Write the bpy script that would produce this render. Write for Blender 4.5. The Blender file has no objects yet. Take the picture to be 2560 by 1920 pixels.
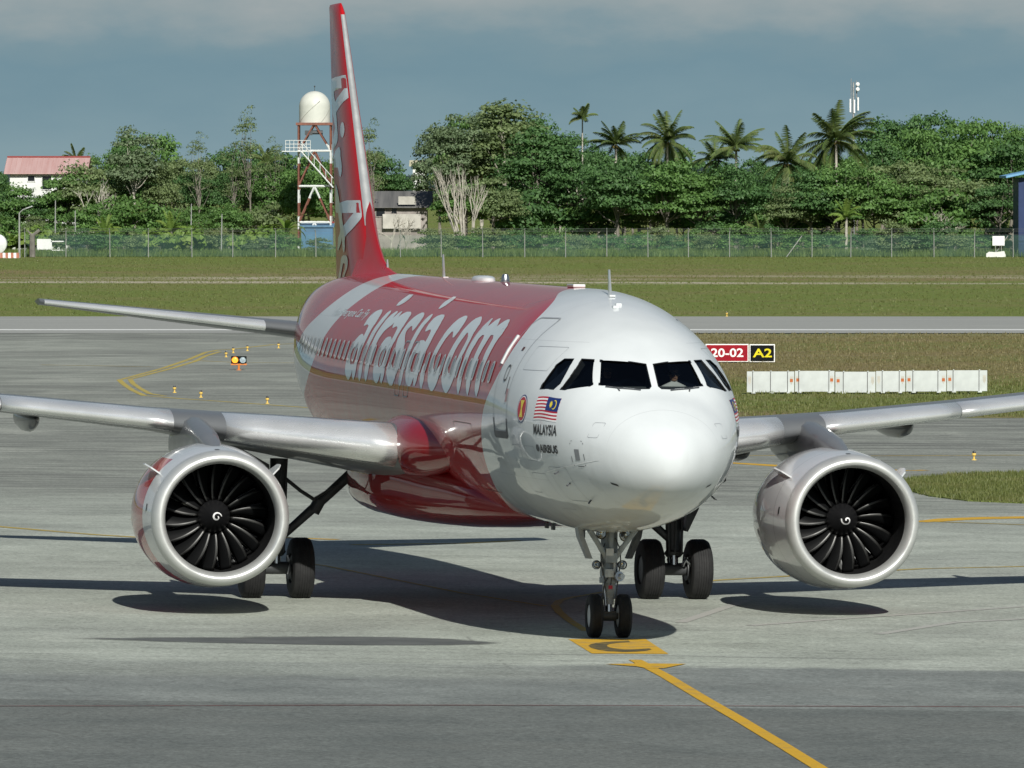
import bpy, bmesh, math, random, json
import numpy as np
from mathutils import Vector, Matrix
random.seed(7); RNG = np.random.default_rng(7)
scene = bpy.context.scene
COL = scene.collection

# ------------------------------------------------------------------ camera
F_PX, PITCH, CAM_Z = 17256.5, -0.030703, 8.8
cam_d = bpy.data.cameras.new('camera'); cam = bpy.data.objects.new('camera', cam_d); COL.objects.link(cam)
cam_d.sensor_width = 36; cam_d.lens = F_PX / 2560 * 36; cam_d.clip_start = 1; cam_d.clip_end = 20000
cam.location = (0, 0, CAM_Z); cam.rotation_euler = (math.pi / 2 + PITCH, 0, 0)
scene.camera = cam

# ------------------------------------------------------------------ world and sun
SUN_DIR = Vector((-0.1523, 0.8108, -0.5652)).normalized()      # direction the light travels
world = bpy.data.worlds.new('World'); scene.world = world; world.use_nodes = True
nt = world.node_tree; nt.nodes.clear()
wout = nt.nodes.new('ShaderNodeOutputWorld'); bg = nt.nodes.new('ShaderNodeBackground')
sky = nt.nodes.new('ShaderNodeTexSky'); sky.sky_type = 'NISHITA'; sky.sun_disc = False
sky.sun_elevation = math.asin(-SUN_DIR.z); sky.sun_rotation = math.atan2(-SUN_DIR.x, -SUN_DIR.y)
sky.air_density = 1.1; sky.dust_density = 0.6; sky.ozone_density = 1.5
SKY_STRENGTH = 0.05
bg.inputs['Strength'].default_value = SKY_STRENGTH
# a blue grey bank of distant rain cloud lies all round the horizon, paler cloud tops above it
tc = nt.nodes.new('ShaderNodeTexCoord'); sep = nt.nodes.new('ShaderNodeSeparateXYZ'); nt.links.new(tc.outputs['Generated'], sep.inputs[0])
def wmath(op, a, b=None, c=None):
    n = nt.nodes.new('ShaderNodeMath'); n.operation = op
    for i, v in enumerate((a, b, c)):
        if v is None: continue
        if isinstance(v, (int, float)): n.inputs[i].default_value = v
        else: nt.links.new(v, n.inputs[i])
    return n.outputs[0]
def wmap(scale):
    m = nt.nodes.new('ShaderNodeMapping'); nt.links.new(tc.outputs['Generated'], m.inputs[0]); m.inputs['Scale'].default_value = scale; return m.outputs[0]
def wnoise(scale, det, sc):
    n = nt.nodes.new('ShaderNodeTexNoise'); n.inputs['Scale'].default_value = sc; n.inputs['Detail'].default_value = det; n.inputs['Roughness'].default_value = .55
    nt.links.new(wmap(scale), n.inputs['Vector']); return n.outputs['Fac']
n1 = wnoise((1, 1, 2.6), 7, 48.0); n2 = wnoise((1, 1, 2.5), 4, 7.0)
el = wmath('ABSOLUTE', sep.outputs['Z'])
elw = wmath('ADD', el, wmath('MULTIPLY', wmath('SUBTRACT', n1, .5), .016))
def wramp(fac, stops):
    r = nt.nodes.new('ShaderNodeValToRGB'); nt.links.new(fac, r.inputs[0]); e = r.color_ramp.elements
    e[0].position, e[0].color = stops[0][0], (*stops[0][1], 1); e[1].position, e[1].color = stops[-1][0], (*stops[-1][1], 1)
    for p, c in stops[1:-1]:
        x = e.new(p); x.color = (*c, 1)
    return r.outputs[0]
BANK = 1.0 / SKY_STRENGTH
bank = wramp(wmath('MULTIPLY', elw, 10.0), [(0.0, (.230, .335, .375)), (.10, (.190, .298, .350)), (.150, (.174, .282, .338)), (.19, (.196, .296, .342)), (.235, (.285, .350, .370)), (.28, (.365, .400, .405)), (.6, (.26, .295, .305)), (1.0, (.20, .25, .28))])
bs = nt.nodes.new('ShaderNodeVectorMath'); bs.operation = 'SCALE'; nt.links.new(bank, bs.inputs[0]); bs.inputs['Scale'].default_value = BANK
mk = nt.nodes.new('ShaderNodeMapRange'); mk.inputs['From Min'].default_value = .10; mk.inputs['From Max'].default_value = .38; mk.inputs['To Min'].default_value = 1; mk.inputs['To Max'].default_value = 0
nt.links.new(wmath('ADD', el, wmath('MULTIPLY', wmath('SUBTRACT', n2, .5), .22)), mk.inputs['Value'])
mx = nt.nodes.new('ShaderNodeMix'); mx.data_type = 'RGBA'; nt.links.new(mk.outputs[0], mx.inputs['Factor']); nt.links.new(sky.outputs[0], mx.inputs['A']); nt.links.new(bs.outputs[0], mx.inputs['B'])
nt.links.new(mx.outputs['Result'], bg.inputs['Color']); nt.links.new(bg.outputs[0], wout.inputs[0])
sun_d = bpy.data.lights.new('sun', 'SUN'); sun = bpy.data.objects.new('sun', sun_d); COL.objects.link(sun)
sun_d.energy = 5.0; sun_d.angle = math.radians(.53); sun_d.color = (1, .98, .91)
sun.rotation_euler = SUN_DIR.to_track_quat('-Z', 'Y').to_euler(); sun.location = (0, 0, 300)
vs = scene.view_settings; vs.view_transform = 'Standard'; vs.look = 'None'; vs.exposure = 0.0; vs.gamma = 1; vs.use_curve_mapping = False
scene.cycles.max_bounces = 8; scene.cycles.transparent_max_bounces = 24; scene.cycles.caustics_reflective = False

# ------------------------------------------------------------------ terrain: the apron falls about one per cent, the airfield beyond is level
def sm(a, b, v):
    t = np.clip((np.asarray(v, float) - a) / (b - a), 0, 1); return t * t * (3 - 2 * t)
def gz(x, y):
    P = 2.14043 - 0.012212 * np.clip(np.asarray(x, float), -45, 45) - 0.0104064 * np.maximum(y, -40)
    return P * (1 - sm(150, 290, y))
DK = 2560 / 2212
def gp(u, v):
    """the ground point under a place in the picture (picture 2212 wide)"""
    dx = (u * DK - 1280) / F_PX; dz = (960 - v * DK) / F_PX
    cp, sp = math.cos(PITCH), math.sin(PITCH)
    d = (dx, cp - sp * dz, sp + cp * dz)
    t = 40.0; step = 1.0
    while t < 4000 and CAM_Z + t * d[2] > float(gz(t * d[0], t * d[1])): t += step
    a, b = t - step, t
    for _ in range(24):
        m = (a + b) / 2
        if CAM_Z + m * d[2] > float(gz(m * d[0], m * d[1])): a = m
        else: b = m
    return (b * d[0], b * d[1], float(gz(b * d[0], b * d[1])))
def px(u, Y): return (u * DK - 1280) / F_PX * Y            # sideways metres at distance Y
def pz(v, Y): return CAM_Z - Y * (v * DK - 430) / F_PX     # height at distance Y

# ------------------------------------------------------------------ helpers
def tag(o, label=None, cat=None, group=None, kind=None):
    if label: o['label'] = label
    if cat: o['category'] = cat
    if group: o['group'] = group
    if kind: o['kind'] = kind
    return o
def empty(name, loc=(0, 0, 0), rz=0, parent=None):
    o = bpy.data.objects.new(name, None); COL.objects.link(o); o.location = loc; o.rotation_euler = (0, 0, rz); o.empty_display_size = .2
    if parent: o.parent = parent
    return o
class MB:
    def __init__(s): s.v = []; s.f = []; s.m = []
    def add(s, vs, fs, m=0):
        n = len(s.v); s.v += [tuple(map(float, v)) for v in vs]; s.f += [tuple(i + n for i in f) for f in fs]; s.m += [m] * len(fs); return s
    def box(s, c, d, m=0, rz=0, bev=0, R=None):
        h = [x / 2 for x in d]
        vs = [(sx * h[0], sy * h[1], sz * h[2]) for sx in (-1, 1) for sy in (-1, 1) for sz in (-1, 1)]
        if rz: cz, szn = math.cos(rz), math.sin(rz); vs = [(x * cz - y * szn, x * szn + y * cz, z) for x, y, z in vs]
        if R is not None: vs = [tuple(R @ Vector(v)) for v in vs]
        vs = [(x + c[0], y + c[1], z + c[2]) for x, y, z in vs]
        return s.add(vs, [(0, 1, 3, 2), (4, 6, 7, 5), (0, 4, 5, 1), (2, 3, 7, 6), (0, 2, 6, 4), (1, 5, 7, 3)], m)
    def tube(s, pts, rad, n=8, m=0, caps=True):
        pts = [Vector(p) for p in pts]; rad = rad if isinstance(rad, (list, tuple)) else [rad] * len(pts)
        vs = []; fs = []; ref = None
        for i, p in enumerate(pts):
            t = (pts[min(i + 1, len(pts) - 1)] - pts[max(i - 1, 0)]).normalized()
            if ref is None: ref = t.orthogonal().normalized()
            a = (ref - t * ref.dot(t)).normalized(); b = t.cross(a); ref = a
            vs += [p + rad[i] * (math.cos(k * 2 * math.pi / n) * a + math.sin(k * 2 * math.pi / n) * b) for k in range(n)]
        for i in range(len(pts) - 1):
            for k in range(n): fs.append((i * n + k, i * n + (k + 1) % n, (i + 1) * n + (k + 1) % n, (i + 1) * n + k))
        if caps: fs += [tuple(range(n - 1, -1, -1)), tuple(range((len(pts) - 1) * n, len(pts) * n))]
        return s.add(vs, fs, m)
    def lathe(s, prof, c, axis, n=32, m=0, ref=None, sc=(1, 1)):
        """prof: (radius, along) pairs; axis: unit vector"""
        ax = Vector(axis).normalized(); a = (Vector(ref) if ref else ax.orthogonal()).normalized(); b = ax.cross(a); c = Vector(c)
        vs = []; fs = []
        for r, h in prof:
            vs += [c + ax * h + r * (math.cos(k * 2 * math.pi / n) * a * sc[0] + math.sin(k * 2 * math.pi / n) * b * sc[1]) for k in range(n)]
        for i in range(len(prof) - 1):
            mm = m[i] if isinstance(m, (list, tuple)) else m
            s.add([], [], mm)
        base = len(s.v); s.v += [tuple(v) for v in vs]
        for i in range(len(prof) - 1):
            mm = m[i] if isinstance(m, (list, tuple)) else m
            for k in range(n):
                s.f.append((base + i * n + k, base + i * n + (k + 1) % n, base + (i + 1) * n + (k + 1) % n, base + (i + 1) * n + k)); s.m.append(mm)
        return s
    def loft(s, rings, m=0, caps=True, closed=True):
        n = len(rings[0]); vs = [p for r in rings for p in r]; fs = []
        for i in range(len(rings) - 1):
            for k in range(n if closed else n - 1): fs.append((i * n + k, i * n + (k + 1) % n, (i + 1) * n + (k + 1) % n, (i + 1) * n + k))
        if caps and closed: fs += [tuple(range(n - 1, -1, -1)), tuple(range((len(rings) - 1) * n, len(rings) * n))]
        return s.add(vs, fs, m)
    def ball(s, c, r, n=12, m=0):
        r = r if isinstance(r, (tuple, list)) else (r, r, r)
        rings = []
        for i in range(n // 2 + 1):
            t = math.pi * (i / (n // 2)) ; t = min(max(t, .02), math.pi - .02)
            rings.append([(c[0] + r[0] * math.sin(t) * math.cos(k * 2 * math.pi / n), c[1] + r[1] * math.sin(t) * math.sin(k * 2 * math.pi / n), c[2] - r[2] * math.cos(t)) for k in range(n)])
        return s.loft(rings, m)
    def build(s, name, mats, parent=None, smooth=False, angle=40, bevel=0):
        me = bpy.data.meshes.new(name); me.from_pydata(s.v, [], s.f)
        mats = mats if isinstance(mats, (list, tuple)) else [mats]
        for mt in mats: me.materials.append(mt)
        if len(mats) > 1: me.polygons.foreach_set('material_index', s.m)
        bm = bmesh.new(); bm.from_mesh(me)
        bmesh.ops.recalc_face_normals(bm, faces=bm.faces)
        if bevel: bmesh.ops.bevel(bm, geom=[e for e in bm.edges if len(e.link_faces) == 2 and e.calc_face_angle(0) > .6], offset=bevel, segments=2, affect='EDGES', profile=.6)
        bm.to_mesh(me); bm.free()
        if smooth:
            me.polygons.foreach_set('use_smooth', [True] * len(me.polygons))
            me.set_sharp_from_angle(angle=math.radians(angle))
        me.update()
        o = bpy.data.objects.new(name, me); COL.objects.link(o)
        if parent: o.parent = parent
        return o
def copy_tree(o, parent=None):
    c = o.copy(); COL.objects.link(c); c.parent = parent
    for ch in list(o.children): copy_tree(ch, c)
    return c
def bigmesh(name, V, Fq, mat, parent=None):
    me = bpy.data.meshes.new(name); V = np.asarray(V, np.float32); Fq = np.asarray(Fq, np.int32)
    me.vertices.add(len(V)); me.vertices.foreach_set('co', V.ravel()); me.loops.add(Fq.size); me.loops.foreach_set('vertex_index', Fq.ravel())
    k = Fq.shape[1]; me.polygons.add(len(Fq)); me.polygons.foreach_set('loop_start', np.arange(0, Fq.size, k, dtype=np.int32)); me.polygons.foreach_set('loop_total', np.full(len(Fq), k, np.int32))
    for mt in (mat if isinstance(mat, list) else [mat]): me.materials.append(mt)
    me.update(calc_edges=True); me.validate()
    if name is None: return me
    o = bpy.data.objects.new(name, me); COL.objects.link(o)
    if parent: o.parent = parent
    return o
def text_mesh(txt, size=1, offset=0, shear=0, extrude=0):
    cu = bpy.data.curves.new('text', 'FONT'); cu.body = txt; cu.size = size; cu.offset = offset; cu.shear = shear; cu.extrude = extrude; cu.resolution_u = 4
    o = bpy.data.objects.new('text', cu); COL.objects.link(o)
    dg = bpy.context.evaluated_depsgraph_get(); dg.update(); me = bpy.data.meshes.new_from_object(o.evaluated_get(dg))
    V = np.array([v.co[:] for v in me.vertices]); Fs = [tuple(p.vertices) for p in me.polygons]
    bpy.data.objects.remove(o); bpy.data.meshes.remove(me); return V, Fs
def fit_text(txt, x0, x1, y0, y1, **k):
    V, Fs = text_mesh(txt, **k); lo = V.min(0); hi = V.max(0)
    return [(x0 + (v[0] - lo[0]) / (hi[0] - lo[0]) * (x1 - x0), y0 + (v[1] - lo[1]) / (hi[1] - lo[1]) * (y1 - y0)) for v in V], Fs

# ------------------------------------------------------------------ materials
class Mat:
    def __init__(s, name):
        s.m = bpy.data.materials.new(name); s.m.use_nodes = True; s.nt = s.m.node_tree; s.b = s.nt.nodes['Principled BSDF']; s.tc = None
    def node(s, t, **k):
        n = s.nt.nodes.new(t)
        for a, v in k.items():
            if hasattr(n, a): setattr(n, a, v)
        return n
    def put(s, sock, v):
        if isinstance(v, bpy.types.NodeSocket): s.nt.links.new(v, sock)
        elif isinstance(v, (tuple, list)): sock.default_value = (*v, 1) if len(v) == 3 and sock.type == 'RGBA' else v
        else: sock.default_value = v
    def set(s, **k):
        for a, v in k.items(): s.put(s.b.inputs[a.replace('_', ' ')], v)
        return s
    def obj(s):
        if s.tc is None: s.tc = s.node('ShaderNodeTexCoord')
        return s.tc.outputs['Object']
    def xyz(s, v=None):
        n = s.node('ShaderNodeSeparateXYZ'); s.nt.links.new(v or s.obj(), n.inputs[0]); return n.outputs
    def noise(s, scale, det=4, vec=None, stretch=None, rough=.55, out='Fac', dist=0):
        n = s.node('ShaderNodeTexNoise'); n.inputs['Scale'].default_value = scale; n.inputs['Detail'].default_value = det; n.inputs['Roughness'].default_value = rough; n.inputs['Distortion'].default_value = dist
        v = vec or s.obj()
        if stretch: m = s.node('ShaderNodeMapping'); s.nt.links.new(v, m.inputs[0]); m.inputs['Scale'].default_value = stretch; v = m.outputs[0]
        s.nt.links.new(v, n.inputs['Vector']); return n.outputs[out]
    def math(s, op, a, b=None, c=None, clamp=False):
        n = s.node('ShaderNodeMath'); n.operation = op; n.use_clamp = clamp
        for i, v in enumerate((a, b, c)):
            if v is not None: s.put(n.inputs[i], v)
        return n.outputs[0]
    def rng(s, v, a, b, c=0, d=1, smooth=False):
        n = s.node('ShaderNodeMapRange'); s.put(n.inputs['Value'], v)
        if smooth: n.interpolation_type = 'SMOOTHSTEP'
        for k, x in zip(('From Min', 'From Max', 'To Min', 'To Max'), (a, b, c, d)): n.inputs[k].default_value = x
        return n.outputs[0]
    def mix(s, f, a, b):
        n = s.node('ShaderNodeMix'); n.data_type = 'RGBA'; s.put(n.inputs['Factor'], f); s.put(n.inputs['A'], a); s.put(n.inputs['B'], b); return n.outputs['Result']
    def ramp(s, f, stops):
        r = s.node('ShaderNodeValToRGB'); s.put(r.inputs[0], f); e = r.color_ramp.elements
        e[0].position, e[0].color = stops[0][0], (*stops[0][1], 1); e[1].position, e[1].color = stops[-1][0], (*stops[-1][1], 1)
        for p, c in stops[1:-1]: x = e.new(p); x.color = (*c, 1)
        return r.outputs[0]
    def curve(s, v, x0, x1, y0, y1, pts):
        """piecewise curve y(v) through pts"""
        n = s.node('ShaderNodeFloatCurve'); s.put(n.inputs['Value'], s.rng(v, x0, x1))
        c = n.mapping.curves[0]
        P = [((x - x0) / (x1 - x0), (y - y0) / (y1 - y0)) for x, y in pts]
        c.points[0].location = P[0]; c.points[1].location = P[-1]
        for p in P[1:-1]: c.points.new(*p)
        n.mapping.update(); return s.math('ADD', s.math('MULTIPLY', n.outputs[0], y1 - y0), y0)
    def bump(s, h, strength=.3, dist=.02):
        n = s.node('ShaderNodeBump'); n.inputs['Strength'].default_value = strength; n.inputs['Distance'].default_value = dist; s.put(n.inputs['Height'], h); s.nt.links.new(n.outputs[0], s.b.inputs['Normal']); return s
def plain(name, col, rough=.5, metal=0, coat=0, var=.12, scale=3., spec=.5, bump=0):
    m = Mat(name); n = m.noise(scale, 5)
    lo = tuple(c * (1 - var) for c in col); hi = tuple(min(1, c * (1 + var)) for c in col)
    m.set(Base_Color=m.mix(m.rng(n, .3, .7), lo, hi), Roughness=m.rng(n, .3, .7, rough * .88, min(1, rough * 1.12)), Metallic=metal, Coat_Weight=coat, Coat_Roughness=.04)
    m.b.inputs['Specular IOR Level'].default_value = spec
    if bump: m.bump(m.noise(scale * 8, 4), bump, .01)
    return m.m

# ------------------------------------------------------------------ ground materials
def grass_mat(name, dry=0.0):
    m = Mat(name); x, y, z = m.xyz()
    a = m.noise(.05, 4); b = m.noise(.35, 6); c = m.noise(3.2, 5, rough=.7); d = m.noise(.02, 3, stretch=(.3, 1, 1))
    g = m.mix(m.rng(c, .3, .7), (.098, .135, .030), (.225, .275, .076))
    br = m.mix(m.rng(c, .3, .7), (.150, .120, .054), (.320, .262, .135))
    # a browned, mown belt beyond the runway and dry patches about the sign
    belt = m.math('MULTIPLY', m.rng(y, 552, 566, 0, 1, True), m.rng(y, 600, 650, 1, 0, True))
    near = m.math('MULTIPLY', m.math('MULTIPLY', m.rng(y, 284, 300, 0, 1, True), m.rng(y, 372, 384, 1, 0, True)), 1.25)
    near2 = m.math('MULTIPLY', m.rng(y, 240, 247, 0, 1, True), m.rng(y, 254, 262, 1, 0, True))
    f = m.math('ADD', m.math('MULTIPLY', m.rng(b, .34, .66), .55), m.math('MULTIPLY', m.math('SUBTRACT', m.rng(a, .35, .65), .5), .7))
    f = m.math('ADD', f, m.math('MULTIPLY', m.math('MAXIMUM', m.math('MAXIMUM', belt, near), near2), .52))
    f = m.math('ADD', f, dry - .2, clamp=True)
    col = m.mix(f, g, br)
    # bare sand showing through in streaks
    sand = m.math('MULTIPLY', m.rng(m.noise(.09, 6, stretch=(.16, 1, 1), rough=.65), .47, .54), m.math('MAXIMUM', m.math('MULTIPLY', m.rng(y, 541, 548, 0, 1), m.rng(y, 572, 596, 1, 0)), m.math('MULTIPLY', m.math('MULTIPLY', near, .14), m.rng(y, 318, 335))))
    col = m.mix(m.math('MULTIPLY', sand, m.rng(c, .3, .55)), col, (.52, .46, .36))
    m.set(Base_Color=col, Roughness=.95); m.b.inputs['Specular IOR Level'].default_value = .12
    m.bump(m.math('ADD', c, m.noise(9, 4)), .9, .12); return m.m
GRASS = grass_mat('mown_grass')
def pavement_mat():
    m = Mat('weathered_pavement'); x, y, z = m.xyz()
    fine = m.noise(7.5, 5, rough=.75); grit = m.noise(15, 4, rough=.85); mid = m.noise(.55, 6, rough=.62); big = m.noise(.11, 4)
    str1 = m.noise(.42, 7, stretch=(.34, 1.1, 1), rough=.68, dist=.6); str2 = m.noise(1.5, 6, stretch=(.09, 1.5, 1), rough=.7)
    yw = m.math('ADD', y, m.math('MULTIPLY', m.math('SUBTRACT', mid, .5), 1.3))
    conc = m.mix(m.rng(mid, .3, .7), (.318, .342, .296), (.430, .460, .405))
    conc = m.mix(m.math('MULTIPLY', m.rng(m.math('ADD', m.math('MULTIPLY', str1, .6), m.math('MULTIPLY', m.noise(.16, 6, rough=.65), .4)), .48, .64), .30), conc, (.185, .195, .178))
    asp = m.mix(m.rng(mid, .3, .72), (.160, .176, .166), (.245, .264, .248))
    asp = m.mix(m.math('MULTIPLY', m.rng(str1, .55, .72), .45), asp, (.098, .104, .102))
    dk = m.mix(m.rng(mid, .3, .7), (.122, .134, .126), (.168, .182, .170))
    far = m.mix(m.rng(mid, .3, .7), (.228, .242, .212), (.322, .338, .298))
    # rubber laid down by turning wheels
    rub = m.math('MULTIPLY', m.rng(str2, .46, .58), m.rng(m.noise(.035, 4, stretch=(.6, 1.6, 1)), .36, .52))
    far = m.mix(m.math('MULTIPLY', rub, .78), far, (.090, .091, .088))
    left = m.rng(m.math('ADD', x, m.math('MULTIPLY', m.math('SUBTRACT', big, .5), 5)), -1.5, 3.5, 1, 0, True)
    asp = m.mix(m.math('MULTIPLY', m.math('MULTIPLY', left, m.rng(yw, 104.6, 106.4, 0, 1, True)), .55), asp, conc)
    col = m.mix(m.rng(y, 99.42, 99.52), dk, asp)
    col = m.mix(m.rng(yw, 108.7, 109.5, 0, 1, True), col, conc)
    rub2 = m.math('MULTIPLY', m.math('MULTIPLY', m.rng(m.noise(1.1, 6, stretch=(.07, 1.1, 1), rough=.72), .53, .64), m.math('MULTIPLY', m.rng(yw, 106.5, 108.5, 0, 1), m.rng(yw, 111.5, 113.5, 1, 0))), m.rng(x, 6, 10, 1, .15))
    col = m.mix(m.math('MULTIPLY', rub2, .55), col, (.115, .118, .113))
    col = m.mix(m.rng(m.math('ADD', yw, m.math('MULTIPLY', m.math('SUBTRACT', big, .5), 34)), 160, 192, 0, 1, True), col, far)
    bl = m.noise(.19, 6, rough=.62, dist=.5); col = m.mix(m.math('MULTIPLY', m.rng(bl, .46, .68), .34), col, (.155, .160, .145)); col = m.mix(m.math('MULTIPLY', m.math('MULTIPLY', m.rng(bl, .46, .30), .3), m.rng(y, 108, 110)), col, (.48, .49, .43))
    oil = m.math('MULTIPLY', m.rng(m.noise(.9, 5, rough=.6), .64, .72), m.rng(m.noise(.12, 3), .45, .6))
    col = m.mix(m.math('MULTIPLY', oil, .5), col, (.10, .105, .10))
    tyre = m.math('MULTIPLY', m.rng(m.noise(2.6, 5, stretch=(.035, 1., 1), rough=.6), .57, .66), m.rng(m.noise(.2, 3), .42, .58))
    col = m.mix(m.math('MULTIPLY', tyre, .26), col, (.12, .125, .12))
    sp = m.math('SUBTRACT', m.math('ADD', m.math('MULTIPLY', fine, .55), m.math('MULTIPLY', grit, .6)), .575)
    k = m.math('ADD', 1.0, m.math('MULTIPLY', sp, 2.3))
    v = m.node('ShaderNodeVectorMath'); v.operation = 'SCALE'; m.put(v.inputs[0], col); m.put(v.inputs['Scale'], k)
    crk = m.node('ShaderNodeTexVoronoi'); crk.feature = 'DISTANCE_TO_EDGE'; crk.inputs['Scale'].default_value = .09; m.nt.links.new(m.obj(), crk.inputs['Vector'])
    cr = m.math('MULTIPLY', m.rng(crk.outputs['Distance'], 0, .0045, 1, 0), m.rng(mid, .48, .6, 0, .55))
    m.set(Base_Color=m.mix(cr, v.outputs[0], (.085, .085, .08)), Roughness=m.rng(mid, .3, .7, .78, .94)); m.b.inputs['Specular IOR Level'].default_value = .25
    m.bump(m.math('ADD', fine, m.math('MULTIPLY', grit, .6)), .35, .02); return m.m
PAVE = pavement_mat()
def runway_mat():
    m = Mat('runway_asphalt'); s1 = m.noise(1., 6, stretch=(.05, 1, 1), rough=.65); c = m.noise(4, 4)
    col = m.mix(m.rng(s1, .3, .7), (.270, .278, .262), (.380, .385, .360)); col = m.mix(m.rng(c, .4, .8, 0, .3), col, (.13, .13, .125))
    m.set(Base_Color=col, Roughness=.9); m.b.inputs['Specular IOR Level'].default_value = .2; m.bump(c, .3, .02); return m.m
def paint_mat(name, col, wear=.35, under=(.17, .17, .16)):
    m = Mat(name); w = m.noise(2.2, 7, rough=.75); w2 = m.noise(.4, 4); f = m.noise(30, 2)
    k = m.math('MULTIPLY', m.rng(m.math('ADD', w, m.math('MULTIPLY', m.math('SUBTRACT', w2, .5), .5)), .5, .72), wear * 1.6, clamp=True)
    c2 = m.mix(m.rng(f, .3, .7), tuple(c * .86 for c in col), tuple(min(1, c * 1.08) for c in col))
    m.set(Base_Color=m.mix(k, c2, under), Roughness=.75); m.b.inputs['Specular IOR Level'].default_value = .3; return m.m
YEL = paint_mat('yellow_road_paint', (.62, .36, .025), .32); YEL_OLD = paint_mat('worn_yellow_paint', (.42, .31, .07), .6, (.27, .26, .22)); YEL_FAR = paint_mat('dusty_yellow_paint', (.46, .36, .085), .45, (.2, .19, .17)); WHITE_P = paint_mat('white_road_paint', (.74, .75, .72), .25)
RED_P = paint_mat('faded_red_paint', (.22, .065, .06), .6, (.12, .12, .12)); BLK_P = paint_mat('black_road_paint', (.085, .075, .045), .5, (.32, .22, .05)); SHADOWBLK = paint_mat('shadow_patch', (.075, .080, .082), .55, (.17, .17, .165))
PALE_P = paint_mat('scrubbed_pavement', (.42, .42, .385), .75, (.33, .33, .295))

def sheet(name, rows, mat, lift, label=None):
    """rows: (y, xl, xr, columns)"""
    V = []; Fq = []; n = rows[0][3]
    for y, xl, xr, _ in rows:
        xs = np.linspace(xl, xr, n + 1); V += [(x, y, float(gz(x, y)) + lift) for x in xs]
    for i in range(len(rows) - 1):
        for k in range(n): Fq.append((i * (n + 1) + k, i * (n + 1) + k + 1, (i + 1) * (n + 1) + k + 1, (i + 1) * (n + 1) + k))
    o = bigmesh(name, V, Fq, mat); tag(o, kind='structure')
    return o
# the green field: one sheet to the horizon
xs = np.unique(np.concatenate([np.arange(-100, 101, 5), np.array([-9000, -5000, -2500, -1200, -700, -400, -250, -150, 150, 250, 400, 700, 1200, 2500, 5000, 9000])]))
ys = np.unique(np.concatenate([np.arange(-40, 320, 4), np.arange(320, 800, 20), np.array([-4000, -2000, -1000, -500, -200, 900, 1200, 2000, 4000, 8000, 12000])]))
V = [(x, y, float(gz(x, y)) - .03) for y in ys for x in xs]; nx = len(xs)
Fq = [(j * nx + i, j * nx + i + 1, (j + 1) * nx + i + 1, (j + 1) * nx + i) for j in range(len(ys) - 1) for i in range(nx - 1)]
ground = bigmesh('grass_field', V, Fq, GRASS); tag(ground, kind='structure')
# pavement: apron and taxiway up to the runway, with the grass island cut out on the right
G1 = gp(1800, 902)[1]
def xr(y):
    if y < G1: return 400
    e = (y - G1) / (376 - G1)
    return 4.6 + (4 * (1 - e / .12)**2 if e < .12 else 0) + (0 if e < .85 else (e - .85) * 14)
rows = [(y, -400, 400, 160) for y in np.arange(-140, G1 - 1e-6, 4)] + [(G1, -400, 400, 160)]
sheet('apron', rows, PAVE, 0)
rows = [(y, -400, xr(y), 80) for y in np.linspace(G1 + .001, gp(1800, 720)[1] + .5, 34)]
sheet('taxiway', rows, PAVE, 0)
RY0, RY1 = gp(1800, 720)[1], gp(1800, 684)[1]
sheet('runway', [(y, -2200, 2200, 40) for y in np.linspace(RY0, RY1, 4)], runway_mat(), .012)
def ribbon(name, pts, w, mat, lift=.006, closed=False, label=None):
    """painted line along ground points (x, y)"""
    P = [np.array(p[:2], float) for p in pts]; Q = []
    for a, b in zip(P[:-1], P[1:]):
        k = max(1, int(np.linalg.norm(b - a) / 3.)); Q += [a + (b - a) * i / k for i in range(k)]
    Q.append(P[-1]); mb = MB(); L = []
    for i, q in enumerate(Q):
        t = Q[min(i + 1, len(Q) - 1)] - Q[max(i - 1, 0)]; t = t / np.linalg.norm(t); n = np.array([-t[1], t[0]])
        ww = w[min(i, len(w) - 1)] if isinstance(w, list) else w
        for sgn in (-1, 1): r = q + n * sgn * ww / 2; L.append((r[0], r[1], float(gz(*r)) + lift))
    mb.add(L, [(2 * i, 2 * i + 1, 2 * i + 3, 2 * i + 2) for i in range(len(Q) - 1)])
    o = mb.build(name, mat); tag(o, kind='structure'); return o
def gpoly(name, uv, mat, lift=.006):
    mb = MB(); mb.add([(x, y, z + lift) for x, y, z in (gp(*q) for q in uv)], [tuple(range(len(uv)))])
    o = mb.build(name, mat); tag(o, kind='structure'); return o
# runway edge lines
ribbon('runway_edge_line', [(-900, gp(100, 711)[1]), (900, gp(2000, 715)[1])], 2.6, WHITE_P, .02)
# stand markings
ribbon('stand_line', [gp(1372, 1426), gp(1440, 1462), gp(1520, 1510), gp(1600, 1556), gp(1690, 1610), gp(1790, 1672), gp(1900, 1740)], .215, YEL, .008)
zz = lambda x, y: ((1280 + x * 1280 / 2212) / DK, (1400 + y * 1280 / 2212) / DK)
gpoly('stop_bar', [zz(402, 452), zz(560, 449), zz(578, 470), zz(540, 462)], YEL, .011); gpoly('stop_bar', [zz(560, 449), zz(752, 451), zz(655, 470), zz(578, 470)], YEL, .0112)
gpoly('stand_number_panel', [zz(243, 343), zz(578, 343), zz(676, 407), zz(345, 405)], YEL, .006)
z7 = lambda x, y: ((1160 + x / 3.0157) / DK, (1150 + y / 3.0157) / DK)
num_out = [(1240, 1366), (1120, 1372), (1020, 1380), (955, 1392), (938, 1405), (960, 1420), (1010, 1434), (1090, 1445), (1200, 1451), (1310, 1448), (1380, 1441), (1415, 1432), (1395, 1424), (1350, 1427), (1270, 1432)]
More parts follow.
